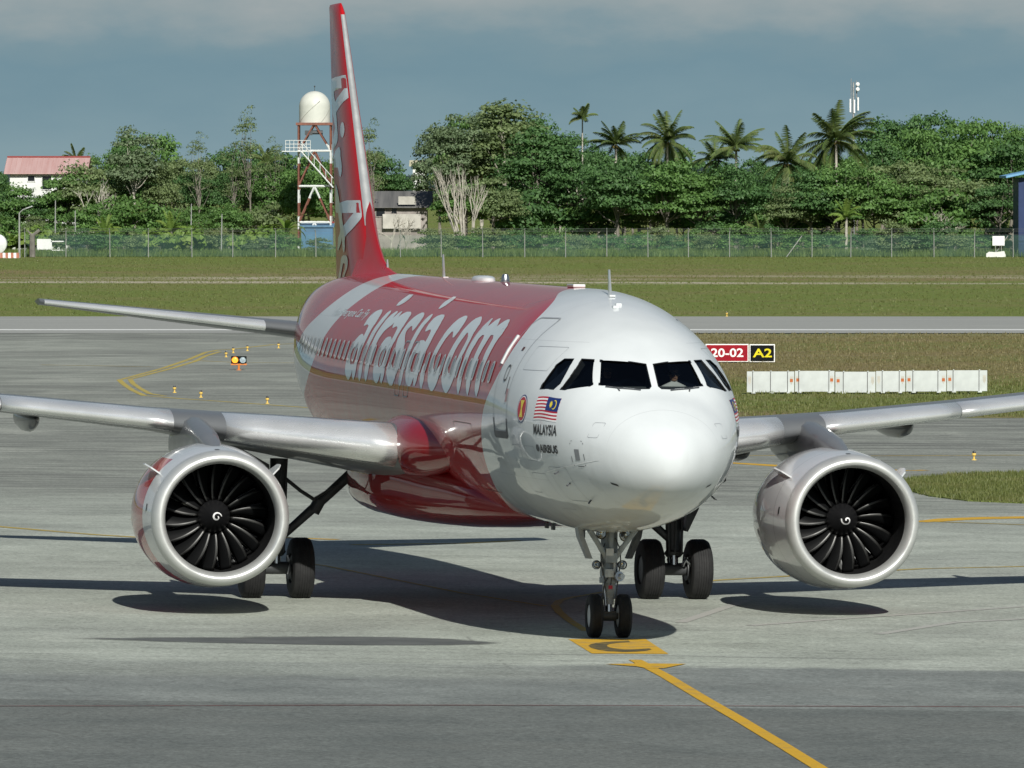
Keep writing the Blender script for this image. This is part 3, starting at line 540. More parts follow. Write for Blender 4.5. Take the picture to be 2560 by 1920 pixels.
# ---- marks laid on the skin: (s, z) outlines conformed to the fuselage
def decal(name, pts, faces, mat, side=-1, off=.005, parent=None):
    mb = MB(); mb.add([skin(s, z, side, off) for s, z in pts], faces); return mb.build(name, mat, parent or air, smooth=True)
LETTERS = json.loads('''{"a":[[[20.46,5.371,20.27,5.373],[20.71,5.345,20.13,5.352],[20.88,5.302,20.0,5.313],[20.95,5.26,19.93,5.273],[20.97,5.219,19.89,5.233],[20.98,5.168,19.84,5.183],[20.95,5.117,19.81,5.132],[20.95,5.081,19.8,5.097]],[[20.95,5.081,20.62,5.086],[20.9,5.054,20.8,5.055]],[[20.62,5.086,19.8,5.097],[20.38,5.063,19.82,5.071],[20.34,5.023,19.83,5.031],[20.28,4.922,19.82,4.929],[20.29,4.821,19.81,4.828],[20.32,4.769,19.83,4.777]],[[20.63,4.899,20.46,4.901],[20.8,4.863,20.32,4.871],[20.93,4.81,20.13,4.823],[21.04,4.758,19.83,4.777],[21.12,4.705,19.84,4.726],[21.16,4.648,19.84,4.671]],[[21.16,4.648,20.73,4.656],[21.2,4.602,20.87,4.607],[21.26,4.498,20.91,4.505],[21.25,4.396,20.85,4.404],[21.25,4.305,20.68,4.316]],[[20.49,4.66,19.84,4.671],[20.32,4.617,19.86,4.625],[20.23,4.517,19.85,4.524],[20.22,4.416,19.89,4.422],[20.31,4.323,19.96,4.33]],[[21.25,4.305,19.96,4.33],[21.23,4.244,19.94,4.269],[21.2,4.193,19.94,4.219]],[[21.2,4.193,20.4,4.21],[21.14,4.144,20.4,4.159],[21.04,4.095,20.47,4.107],[20.9,4.047,20.57,4.054],[20.78,4.021,20.66,4.024]],[[20.37,4.21,19.94,4.219],[20.34,4.16,19.95,4.168],[20.3,4.11,19.98,4.117],[20.23,4.061,20.05,4.065],[20.16,4.032,20.1,4.034]]],"i":[[[19.34,5.364,19.22,5.365],[19.46,5.32,19.1,5.324],[19.51,5.238,19.08,5.243],[19.53,5.136,19.1,5.142],[19.58,5.034,19.15,5.04],[19.59,4.933,19.19,4.939],[19.58,4.832,19.18,4.838],[19.58,4.731,19.21,4.737],[19.56,4.63,19.22,4.636],[19.57,4.529,19.24,4.535],[19.59,4.428,19.29,4.433],[19.63,4.326,19.29,4.333],[19.64,4.225,19.25,4.233],[19.6,4.125,19.26,4.132],[19.53,4.066,19.32,4.071],[19.45,4.029,19.38,4.031]],[[19.34,5.672,18.95,5.676],[19.34,5.633,18.8,5.638],[19.35,5.575,18.71,5.581],[19.34,5.517,18.74,5.524],[19.23,5.46,18.94,5.464]]],"r":[[[18.63,5.362,18.49,5.364],[18.74,5.328,18.39,5.333],[18.85,5.287,18.41,5.292],[18.92,5.225,18.41,5.232]],[[18.12,5.363,18.0,5.365],[18.26,5.324,17.96,5.328],[18.32,5.273,17.92,5.278],[18.41,5.232,17.9,5.238]],[[18.92,5.225,17.9,5.238],[18.96,5.184,17.89,5.199],[18.95,5.144,17.89,5.158],[18.97,5.093,17.94,5.108],[18.98,5.043,18.14,5.055],[19.0,4.992,18.3,5.002],[19.02,4.941,18.38,4.951],[19.01,4.841,18.48,4.849],[19.0,4.74,18.5,4.749],[19.04,4.639,18.51,4.648],[19.04,4.538,18.53,4.548],[19.02,4.438,18.52,4.448],[18.97,4.339,18.53,4.348],[18.95,4.239,18.52,4.248],[18.9,4.14,18.55,4.147],[18.81,4.081,18.59,4.086],[18.72,4.033,18.67,4.034]]],"a2":[[[17.5,5.364,17.12,5.368],[17.69,5.336,16.95,5.345],[17.84,5.299,16.83,5.312],[17.9,5.258,16.8,5.273],[17.92,5.208,16.74,5.224],[17.89,5.158,16.72,5.174],[17.83,5.109,16.69,5.125],[17.78,5.085,16.67,5.101]],[[17.78,5.085,17.43,5.09],[17.68,5.056,17.6,5.058]],[[17.35,5.091,16.67,5.101],[17.18,5.069,16.69,5.076],[17.12,5.02,16.68,5.026],[17.09,4.971,16.67,4.977],[17.07,4.921,16.68,4.927],[17.09,4.871,16.67,4.878],[16.98,4.823,16.66,4.828]],[[17.57,4.895,17.32,4.899],[17.73,4.871,17.2,4.879],[17.81,4.84,17.09,4.851],[17.87,4.809,16.66,4.828],[17.94,4.758,16.71,4.778],[17.96,4.708,16.72,4.729],[17.98,4.657,16.72,4.679]],[[17.98,4.657,17.48,4.666],[17.99,4.607,17.6,4.614],[18.02,4.557,17.65,4.564],[18.05,4.456,17.65,4.464],[18.03,4.357,17.58,4.366],[18.01,4.318,17.45,4.329]],[[17.21,4.671,16.72,4.679],[17.1,4.623,16.75,4.629],[17.08,4.574,16.79,4.579],[17.1,4.474,16.79,4.48],[17.18,4.374,16.78,4.382],[17.3,4.332,16.76,4.343]],[[18.01,4.318,16.76,4.343],[17.99,4.258,16.73,4.284],[17.95,4.199,16.7,4.225]],[[17.95,4.199,17.12,4.217],[17.88,4.141,17.17,4.156],[17.77,4.084,17.23,4.096],[17.66,4.047,17.3,4.055],[17.53,4.025,17.41,4.027]],[[17.09,4.217,16.7,4.225],[17.08,4.158,16.72,4.166],[17.06,4.099,16.76,4.106],[16.99,4.061,16.83,4.065],[16.92,4.035,16.86,4.037]]],"s":[[[15.97,5.367,15.74,5.37],[16.17,5.33,15.54,5.338],[16.32,5.279,15.41,5.29],[16.39,5.228,15.37,5.242],[16.45,5.178,15.34,5.193],[16.47,5.128,15.33,5.144],[16.47,5.108,15.33,5.125]],[[15.78,5.118,15.33,5.125],[15.62,5.071,15.36,5.075],[15.5,5.039,15.42,5.04]],[[16.47,5.108,15.91,5.116],[16.48,5.059,16.02,5.065],[16.49,4.999,16.03,5.006],[16.49,4.94,15.92,4.949],[16.48,4.881,15.77,4.892],[16.42,4.822,15.61,4.836],[16.37,4.764,15.47,4.779],[16.28,4.706,15.38,4.722],[16.15,4.65,15.33,4.664],[15.94,4.585,15.27,4.597],[15.88,4.497,15.29,4.509],[15.87,4.399,15.28,4.411],[15.9,4.34,15.31,4.352]],[[16.44,4.447,16.35,4.449],[16.52,4.387,16.07,4.396],[16.54,4.327,15.9,4.34]],[[16.54,4.327,15.31,4.352],[16.51,4.249,15.36,4.273],[16.41,4.192,15.44,4.212],[16.31,4.135,15.5,4.153],[16.17,4.079,15.59,4.092],[16.08,4.043,15.64,4.053],[15.95,4.016,15.71,4.021]]],"i2":[[[14.86,5.354,14.75,5.356],[14.96,5.316,14.65,5.32],[15.06,5.246,14.59,5.252],[15.06,5.148,14.65,5.154],[15.07,5.05,14.64,5.056],[15.03,4.953,14.63,4.959],[15.03,4.855,14.63,4.861],[15.03,4.806,14.63,4.813],[15.01,4.709,14.6,4.716],[14.99,4.612,14.6,4.619],[14.96,4.515,14.63,4.521],[15.0,4.416,14.64,4.423],[15.03,4.318,14.67,4.326],[15.07,4.22,14.7,4.228],[15.06,4.123,14.73,4.13],[15.01,4.066,14.78,4.071],[14.94,4.038,14.82,4.041]],[[14.87,5.675,14.6,5.678],[14.92,5.632,14.43,5.637],[14.97,5.576,14.41,5.582],[14.88,5.51,14.42,5.515],[14.76,5.453,14.59,5.455]]],"a3":[[[13.91,5.356,13.63,5.359],[14.16,5.326,13.46,5.335],[14.29,5.282,13.35,5.294],[14.3,5.228,13.28,5.242],[14.31,5.175,13.19,5.191],[14.27,5.123,13.14,5.139],[14.23,5.075,13.1,5.092]],[[14.23,5.075,13.83,5.081],[14.16,5.045,14.03,5.047]],[[13.71,5.083,13.1,5.092],[13.6,5.048,13.08,5.055],[13.53,4.975,13.05,4.982],[13.52,4.922,13.03,4.93],[13.53,4.869,13.0,4.878],[13.45,4.828,13.01,4.836]],[[14.05,4.884,13.74,4.889],[14.16,4.859,13.58,4.868],[14.27,4.815,13.01,4.836],[14.34,4.75,13.01,4.773],[14.36,4.697,13.03,4.72],[14.39,4.643,13.02,4.668]],[[14.35,4.644,13.94,4.652],[14.45,4.573,14.04,4.58],[14.47,4.524,14.08,4.531],[14.48,4.427,14.09,4.434],[14.45,4.301,13.92,4.312]],[[13.68,4.656,13.02,4.668],[13.47,4.591,13.05,4.599],[13.43,4.543,13.06,4.55],[13.46,4.446,13.08,4.454],[13.64,4.318,13.08,4.329]],[[14.45,4.301,13.08,4.329],[14.4,4.234,13.12,4.261],[14.36,4.196,13.13,4.223]],[[14.36,4.196,13.52,4.214],[14.28,4.14,13.58,4.155],[14.15,4.085,13.65,4.096],[14.0,4.05,13.74,4.055]],[[13.5,4.215,13.13,4.223],[13.48,4.157,13.14,4.165],[13.44,4.101,13.21,4.106],[13.38,4.068,13.27,4.071]]],"dot":[[[12.74,4.485,12.61,4.487],[12.83,4.431,12.57,4.436],[12.87,4.357,12.49,4.364],[12.88,4.304,12.45,4.313],[12.85,4.2,12.43,4.21],[12.83,4.149,12.44,4.157],[12.76,4.098,12.49,4.104],[12.61,4.034,12.55,4.035]]],"c":[[[11.59,5.364,11.39,5.366],[11.76,5.336,11.24,5.342],[11.9,5.303,11.15,5.312],[11.97,5.26,11.07,5.272],[12.04,5.207,11.0,5.221],[12.07,5.154,10.97,5.17],[12.12,5.101,10.95,5.118],[12.13,5.07,10.94,5.087]],[[11.43,5.08,10.94,5.087],[11.29,5.03,10.97,5.035],[11.15,4.98,11.02,4.983]],[[12.13,5.07,11.56,5.078],[12.14,5.007,11.65,5.014],[12.16,4.944,11.72,4.951],[12.19,4.839,11.77,4.846],[12.23,4.734,11.83,4.741],[12.22,4.63,11.88,4.636],[12.21,4.526,11.82,4.534],[12.17,4.423,11.73,4.432],[12.12,4.351,11.53,4.363]],[[11.16,4.484,11.02,4.487],[11.27,4.441,10.95,4.447],[11.39,4.366,10.93,4.376]],[[12.12,4.351,10.93,4.376],[12.08,4.279,10.95,4.303],[12.04,4.218,11.0,4.24],[11.96,4.157,11.05,4.177],[11.84,4.098,11.15,4.114],[11.7,4.049,11.26,4.059],[11.56,4.017,11.39,4.02]]],"o":[[[10.15,5.365,10.0,5.367],[10.37,5.333,9.84,5.34],[10.49,5.28,9.66,5.291],[10.55,5.227,9.55,5.241],[10.59,5.175,9.52,5.19],[10.63,5.123,9.47,5.14],[10.63,5.071,9.46,5.089]],[[10.63,5.071,10.09,5.079],[10.62,5.009,10.11,5.017],[10.64,4.947,10.15,4.955],[10.67,4.864,10.2,4.872],[10.69,4.761,10.23,4.769],[10.73,4.657,10.23,4.667],[10.74,4.554,10.24,4.564],[10.73,4.452,10.28,4.461],[10.7,4.355,10.1,4.367]],[[10.0,5.081,9.46,5.089],[9.77,5.023,9.4,5.028],[9.67,4.963,9.35,4.968],[9.64,4.882,9.32,4.887],[9.65,4.779,9.3,4.785],[9.68,4.677,9.35,4.683],[9.74,4.573,9.38,4.58],[9.83,4.47,9.44,4.477],[9.96,4.37,9.46,4.38]],[[10.7,4.355,9.46,4.38],[10.69,4.278,9.47,4.304],[10.61,4.208,9.53,4.231],[10.5,4.149,9.61,4.168],[10.37,4.09,9.71,4.105],[10.23,4.053,9.82,4.062],[10.09,4.017,9.95,4.02]]],"m":[[[8.98,5.349,8.85,5.351],[9.02,5.3,8.79,5.303],[9.06,5.258,8.73,5.263],[9.1,5.207,8.66,5.213]],[[8.32,5.358,8.18,5.359],[8.48,5.317,8.08,5.322],[8.55,5.265,7.95,5.273],[8.66,5.213,7.87,5.224]],[[7.49,5.35,7.32,5.353],[7.64,5.318,7.19,5.324],[7.75,5.276,7.1,5.285],[7.87,5.224,6.97,5.237]],[[9.1,5.207,6.97,5.237],[9.08,5.166,6.95,5.197],[9.12,5.114,6.9,5.147],[9.13,5.053,6.87,5.088]],[[9.13,5.053,8.55,5.062],[9.13,4.992,8.66,4.999],[9.13,4.89,8.65,4.898],[9.12,4.789,8.69,4.796],[9.08,4.688,8.68,4.695],[9.06,4.587,8.65,4.594],[9.06,4.485,8.68,4.493],[9.09,4.383,8.68,4.391],[9.1,4.281,8.68,4.29],[9.06,4.181,8.66,4.19],[8.97,4.102,8.7,4.108],[8.84,4.034,8.77,4.036]],[[8.37,5.065,7.78,5.074],[8.27,5.006,7.78,5.013],[8.23,4.905,7.77,4.913],[8.21,4.804,7.79,4.812],[8.2,4.704,7.8,4.711],[8.19,4.603,7.79,4.611],[8.19,4.502,7.81,4.51],[8.22,4.401,7.81,4.41],[8.22,4.3,7.81,4.309],[8.17,4.201,7.78,4.21],[8.06,4.103,7.8,4.109],[7.92,4.024,7.87,4.025]],[[7.55,5.077,6.87,5.088],[7.39,5.019,6.91,5.027],[7.35,4.92,6.92,4.927],[7.35,4.82,6.91,4.827],[7.33,4.72,6.91,4.727],[7.29,4.62,6.92,4.627],[7.28,4.52,6.94,4.527],[7.33,4.42,6.93,4.428],[7.34,4.319,6.92,4.328],[7.31,4.22,6.88,4.23],[7.24,4.122,6.9,4.13],[7.14,4.064,6.96,4.069],[7.06,4.026,7.01,4.028]]]}''')
for nm, blobs in LETTERS.items():
    mb = MB()
    for bi, rows in enumerate(blobs):
        pts = []; R = []
        for (s0, z0, s1, z1), (s2, z2, s3, z3) in zip(rows[:-1], rows[1:]):
            k = max(1, int(abs(z2 - z0) / .05))
            for i in range(k): R.append([a + (b - a) * i / k for a, b in zip((s0, z0, s1, z1), (s2, z2, s3, z3))])
        R.append(rows[-1])
        for s0, z0, s1, z1 in R:
            for t in (0, .34, .67, 1): pts.append(skin(s0 + (s1 - s0) * t, z0 + (z1 - z0) * t, -1, .005 + .0004 * bi))
        mb.add(pts, [(i * 4 + k, i * 4 + k + 1, i * 4 + k + 5, i * 4 + k + 4) for i in range(len(R) - 1) for k in range(3)])
    mb.build('letter', LETTER, air, smooth=True)
V, Fs = fit_text('Now Everyone Can Fly', 0, 1, 0, 1, offset=.015, shear=.25)
decal('slogan', [(25.36 - 4.05 * a, 5.15 + .21 * b) for a, b in V], Fs, LETTER)['kind'] = 'stuff'
# cabin windows
def oval(s, z, rs, rz, n=16): return [(s + rs * abs(math.cos(a))**.75 * math.copysign(1, math.cos(a)), z + rz * abs(math.sin(a))**.8 * math.copysign(1, math.sin(a))) for a in np.linspace(0, 2 * math.pi, n, endpoint=False)]
for i in range(42):
    s = 6.12 + .533 * i
    if s > 28.2: break
    z = 4.425 + .0065 * s
    o = oval(s, z, .105, .155); w = decal('cabin_window', o + [(s, z)], [(k, (k + 1) % 16, 16) for k in range(16)], WINDARK, off=.011)
    a = oval(s, z, .102, .152); b = oval(s, z, .138, .190); decal('window_frame', a + b, [(k, (k + 1) % 16, 16 + (k + 1) % 16, 16 + k) for k in range(16)], NGREY, off=.014, parent=w)
def rrect(s0, s1, z0, z1, r, n=5):
    P = []
    for cx, cz, a0 in ((s1 - r, z1 - r, 0), (s0 + r, z1 - r, 90), (s0 + r, z0 + r, 180), (s1 - r, z0 + r, 270)):
        P += [(cx + r * math.cos(math.radians(a0 + 90 * k / n)), cz + r * math.sin(math.radians(a0 + 90 * k / n))) for k in range(n + 1)]
    Q = []
    for (a, b), (c, d) in zip(P, P[1:] + P[:1]):
        k = max(1, int(math.hypot(c - a, d - b) / .12)); Q += [(a + (c - a) * i / k, b + (d - b) * i / k) for i in range(k)]
    return Q
def outline(name, s0, s1, z0, z1, r, w, mat, side=-1, off=.008, parent=None):
    a = rrect(s0, s1, z0, z1, r); cx, cz = (s0 + s1) / 2, (z0 + z1) / 2
    b = [(cx + (s - cx) * (1 - 2 * w / (s1 - s0)), cz + (z - cz) * (1 - 2 * w / (z1 - z0))) for s, z in a]; n = len(a)
    return decal(name, a + b, [(i, (i + 1) % n, n + (i + 1) % n, n + i) for i in range(n)], mat, side, off, parent)
for side in (-1, 1):
    door = outline('door', 4.42, 5.42, 3.50, 5.42, .14, .018, SEAM, side)
    outline('door_window', 4.80, 5.02, 4.34, 4.62, .09, .03, DKGREY, side, .010, door)
    sl = [(5.44, 3.72), (5.44, 3.42), (5.36, 3.38), (4.48, 3.38), (4.40, 3.42), (4.40, 3.72), (4.46, 3.72), (4.48, 3.50), (5.36, 3.50), (5.38, 3.72)]
    decal('door_sill', sl, [(0, 1, 8, 9), (1, 2, 3, 4, 7, 8), (4, 5, 6, 7)], DKGREY, side, .009, door)
    decal('door_handle', [(4.62, 4.12), (4.66, 4.12), (4.66, 4.42), (4.62, 4.42)], [(0, 1, 2, 3)], DKGREY, side, .009, door)
    decal('door_placard', [(4.5, 4.0), (4.6, 4.0), (4.6, 4.22), (4.5, 4.22)], [(0, 1, 2, 3)], plain('faded_red_placard', (.42, .25, .26), .5), side, .009, door)
    decal('door_placard', [(4.66, 4.86), (4.76, 4.86), (4.76, 4.92), (4.66, 4.92)], [(0, 1, 2, 3)], plain('dark_red_placard', (.09, .03, .03), .5), side, .009, door)
mb = MB(); mb.loft([[skin(5.5 + ds, zz_, -1, o) for ds, o in ((0, .0), (.02, .03), (.09, .03), (.11, .0))] for zz_ in (4.62, 4.66, 4.85, 5.08, 5.1)], closed=False, caps=False); mb.build('door_hinge_fairing', WHITE, air, smooth=True)
for s in (14.0, 14.95): outline('overwing_exit', s, s + .52, 3.84, 4.86, .1, .022, SEAM, -1, .009)
outline('cargo_door', 7.6, 9.4, 2.35, 3.55, .1, .014, plain('dark_red_seam', (.16, .008, .01), .4), -1, .007)
# flag, lettering and emblem at the nose
def flag(side):
    q = lambda a, b: (2.935 - .775 * a + .075 * (a) * (1 - b) * 0 + (.08 * (b - .5) * a), 3.74 + .385 * b + .012 * math.sin(a * 5))
    fl = empty('flag', parent=air); n = 14
    for k in range(n):
        st = n - 1 - k; b0, b1 = k / n, (k + 1) / n; P = [q(i / 8, b) for b in (b0, b1) for i in range(9)]
        decal('stripe', P, [(i, i + 1, i + 10, i + 9) for i in range(8)], FLAGRED if st % 2 == 0 else FLAGWHITE, side, .006, fl)
    P = [q(.49 + .51 * i / 6, .43 + .57 * j / 4) for j in range(5) for i in range(7)]
    decal('canton', P, [(j * 7 + i, j * 7 + i + 1, j * 7 + i + 8, j * 7 + i + 7) for j in range(4) for i in range(6)], FLAGBLUE, side, .009, fl)
    a = [(.82 + .085 * math.cos(t), .71 + .20 * math.sin(t)) for t in np.linspace(-2.25, 2.25, 13)]; b = [(.80 + .075 * math.cos(t), .71 + .165 * math.sin(t)) for t in np.linspace(-2.25, 2.25, 13)]
    decal('crescent', [q(*p) for p in a + b], [(i, i + 1, 14 + i, 13 + i) for i in range(12)], FLAGYEL, side, .012, fl)
    sp = [(.69 + r * .40 * math.cos(t), .71 + r * math.sin(t)) for k in range(28) for t, r in [(k * 2 * math.pi / 28, .17 if k % 2 == 0 else .10)]]
    decal('star', [q(*p) for p in sp] + [q(.69, .71)], [(i, (i + 1) % 28, 28) for i in range(28)], FLAGYEL, side, .012, fl)
    V, Fs = fit_text('MALAYSIA', 0, 1, 0, 1, offset=.022); T = (lambda a, b: (2.92 - .86 * a, 3.50 + .175 * b)) if side < 0 else (lambda a, b: (2.06 + .86 * a, 3.50 + .175 * b))
    decal('country_name', [T(a, b) for a, b in V], Fs, BLACK, side, .007)
    V, Fs = fit_text('AIRBUS', 0, 1, 0, 1, offset=.028); T = (lambda a, b: (2.74 - .68 * a, 3.205 + .140 * b)) if side < 0 else (lambda a, b: (2.06 + .68 * a, 3.225 + .105 * b))
    decal('maker_name', [T(a, b) for a, b in V], Fs, BLACK, side, .007)
    c0 = (2.82, 3.28); decal('maker_roundel', [(c0[0] + .07 * math.cos(t), c0[1] + .06 * math.sin(t)) for t in np.linspace(0, 2 * math.pi, 18, endpoint=False)], [tuple(range(18))], plain('dark_roundel', (.05, .055, .065), .4), side, .007)
for side in (-1, 1): flag(side)
em = empty('emblem', parent=air)
for rr, mt, of in ((.235, FLAGBLUE, .005), (.215, FLAGWHITE, .007), (.195, FLAGRED, .009)):
    P = [(3.53 + rr * math.cos(t), 3.91 + rr * math.sin(t)) for t in np.linspace(0, 2 * math.pi, 28, endpoint=False)]; decal('disc', P + [(3.53, 3.91)], [(k, (k + 1) % 28, 28) for k in range(28)], mt, -1, of, em)
P = [(3.53 + w, 3.91 + h) for h, ww in ((-.14, .085), (-.08, .06), (0, .028), (.08, .055), (.14, .09)) for w in (-ww, ww)]; decal('sheaf', P, [(2 * i, 2 * i + 1, 2 * i + 3, 2 * i + 2) for i in range(4)], FLAGYEL, -1, .012, em)
# service panel with dashed border, probes and small openings
decal('service_panel', [(1.55, 3.12), (1.42, 3.12), (1.42, 3.30), (1.55, 3.30)], [(0, 1, 2, 3)], plain('panel_grey', (.20, .21, .22), .5), -1, .006)
db_ = empty('dashed_border', parent=air)
per = rrect(1.30, 1.66, 3.02, 3.44, .06, 3)
for i in range(0, len(per), 2):
    a = per[i]; b = per[(i + 1) % len(per)]; d = (b[0] - a[0], b[1] - a[1]); L = math.hypot(*d) or 1; n = (-d[1] / L * .006, d[0] / L * .006)
    b = (a[0] + d[0] * .7, a[1] + d[1] * .7)
    mb = MB(); mb.add([skin(*p, -1, .006) for p in ((a[0] + n[0], a[1] + n[1]), (b[0] + n[0], b[1] + n[1]), (b[0] - n[0], b[1] - n[1]), (a[0] - n[0], a[1] - n[1]))], [(0, 1, 2, 3)]); mb.build('dash', DKGREY, db_)
for s, z, side in ((2.1, 2.72, -1), (2.3, 2.9, -1), (1.9, 2.45, -1), (2.6, 2.5, 1)):
    p = Vector(skin(s, z, side, 0)); n = Vector(gradG(np.array(p[0]), np.array(p[1]), np.array(p[2]))); mb = MB(); mb.tube([p - n * .01, p + n * .07], .015, 6); mb.tube([p + n * .07 + Vector((0, .02, 0)), p + n * .075 + Vector((0, -.12, 0))], [.012, .007], 6); mb.build('pitot_probe', DKGREY, air)
for s, z, side in ((.86, 2.74, -1), (.95, 2.72, 1)): decal('drain_slot', [(s - .06, z - .022), (s + .06, z + .01), (s + .06, z + .045), (s - .06, z + .013)], [(0, 1, 2, 3)], BLACK, side, .005)
for s0, s1, z0, z1, r in ((1.95, 2.62, 2.42, 2.98, .05), (2.9, 3.6, 2.25, 2.85, .05), (3.75, 4.25, 2.5, 3.3, .05), (1.0, 1.22, 3.5, 3.75, .03), (3.1, 4.1, 4.55, 4.95, .04), (3.0, 3.5, 3.05, 3.3, .03)):
    for side in (-1, 1): outline('access_panel', s0, s1, z0, z1, r, .006, SEAM, side, .004)
ss = [(2.95 - .2 * k, 2.86 + .028 * k) for k in range(11)]; decal('anti_erosion_strip', [(s, z + d) for s, z in ss for d in (-.005, .005)], [(2 * i, 2 * i + 1, 2 * i + 3, 2 * i + 2) for i in range(10)], FLAGWHITE, -1, .006)

# ---- aerials and lights on the crown
def crown(s): return float(zc(s) + sec(s)[0])
for s, h, c in ((5.3, .46, .34), (21.55, .46, .36), (28.05, .30, .22)):
    z0 = crown(s) - .02; mb = MB(); mb.loft([[(0 + t * .022 * (1 - .5 * k), s + dy * c * (1 - .45 * k) + .10 * k, z0 + h * k) for dy, t in ((-.5, 0), (-.2, 1), (.2, 1), (.5, 0), (.2, -1), (-.2, -1))] for k in (0, .5, 1)]); mb.box((0, s, z0 + .015), (.1, c * 1.3, .03)); mb.build('blade_antenna', WHITE, air)
mb = MB(); mb.loft([[(.20 * r * math.cos(a), 17.3 + .62 * r * math.sin(a), crown(17.3) - .01 + h) for a in np.linspace(0, 2 * math.pi, 20, endpoint=False)] for r, h in ((1, 0), (.97, .05), (.8, .085), (.4, .10))]); mb.build('antenna_fairing', WHITE, air, smooth=True)
mb = MB(); mb.lathe([(.0, .15), (.05, .14), (.07, .09), (.075, .03), (.09, .02), (.09, -.02)], (0, 15.05, crown(15) + 0), (0, 0, 1), 14); mb.build('beacon_light', STEEL, air, smooth=True)
mb = MB(); mb.box((0, 8.3, crown(8.3) + .03), (.22, .6, .06)); mb.build('antenna_fairing', WHITE, air, bevel=.02)
for q in ((-.05, 4.35), (-.14, 4.15)): mb = MB(); mb.box((q[0], q[1], crown(q[1]) + .005), (.10, .16, .05)); mb.build('crown_fitting', WHITE, air, bevel=.012)
for s in (6.9, 9.6, 10.2): mb = MB(); mb.box((-.1, s, float(zc(s) - 2.07) - .07), (.05, .18, .16)); mb.build('belly_antenna', DKGREY, air, bevel=.01)

# ---- wing to body fairing
def fair_ring(s):
    K_ = np.array([(9.4, .55, 1.80, 2.05), (10.2, 1.0, 1.72, 2.30), (11, 1.36, 1.64, 2.55), (11.7, 1.54, 1.58, 2.70), (12.4, 1.70, 1.54, 2.80), (13.2, 1.88, 1.50, 2.9), (14.2, 2.14, 1.47, 3.1), (15.2, 2.42, 1.46, 3.2), (16, 2.5, 1.46, 3.2), (17.5, 2.50, 1.46, 3.15), (19.5, 2.25, 1.52, 2.9), (21.2, 1.6, 1.68, 2.6), (22.6, .6, 1.86, 2.2)])
    W, zb, zt = [np.interp(s, K_[:, 0], K_[:, i]) for i in (1, 2, 3)]; zm = zb + (zt - zb) * .52; out = []
    for a in np.linspace(0, 2 * math.pi, 48, endpoint=False):
        c, q = math.cos(a), math.sin(a); e = .72
        out.append((W * abs(c)**e * math.copysign(1, c), s, zm + ((zt - zm) if q > 0 else (zm - zb)) * abs(q)**(.85 if q > 0 else .62) * math.copysign(1, q)))
    return out
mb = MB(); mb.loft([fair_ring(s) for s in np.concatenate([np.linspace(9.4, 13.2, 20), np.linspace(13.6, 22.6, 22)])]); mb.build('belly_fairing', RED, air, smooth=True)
for sg in (-1, 1):   # rounded fairing where the leading edge meets the body
    mb = MB(); R_ = []
    for k in np.linspace(0, 1, 14):
        y = 10.75 + 4.6 * k; r = math.sin(math.pi * min(1, k * .62 + .02))**.6; cx = 1.42 + .28 * min(1, k * 2.2); cz_ = 3.0 - .04 * k
        R_.append([(sg * (cx + .66 * r * math.cos(a)), y, cz_ + .60 * r * math.sin(a)) for a in np.linspace(0, 2 * math.pi, 24, endpoint=False)])
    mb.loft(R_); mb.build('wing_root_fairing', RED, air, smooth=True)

# ---- wings
def naca(u, t): return 5 * t * (.2969 * math.sqrt(u) - .126 * u - .3516 * u * u + .2843 * u**3 - .1036 * u**4)
WST = [(1.6, 12.78, 2.90, 6.45, .155, 5.4), (2.3, 13.13, 2.955, 6.0, .152, 5.0), (4.3, 14.17, 3.145, 4.95, .140, 3.8), (6.4, 15.26, 3.35, 3.95, .105, 2.0), (9.2, 16.71, 3.60, 3.30, .098, 1.2), (13, 18.69, 3.96, 2.45, .11, .6), (16.6, 20.56, 4.30, 1.62, .105, 0)]
def wstat(x): return [float(np.interp(x, [w[0] for w in WST], [w[i] for w in WST])) for i in range(1, 6)]
def wpoint(x, u, up, off=0., sg=1):
    le, z, c, t, inc = wstat(x); th = naca(u, t) * (1.08 if up else 1.06) + off; cam_ = .018 * (1 - (2 * u - .8)**2) if u < .9 else .018 * (1 - 1.0) ; a = math.radians(inc)
    h = (th if up else -th) + .016 * math.sin(math.pi * min(1, u))
    yy = u * c - off * (1 - min(1, u / .03)); zz_ = h * c if False else h * c
    return (sg * x, le + yy * math.cos(a) + zz_ * math.sin(a) * .0, z - yy * math.sin(a) + zz_)
UU = [0, .004, .012, .025, .045, .075, .12, .18, .26, .36, .48, .62, .76, .88, 1.]
def wring(x, sg): return [wpoint(x, u, True, 0, sg) for u in UU] + [wpoint(x, u, False, 0, sg) for u in UU[-2:0:-1]]
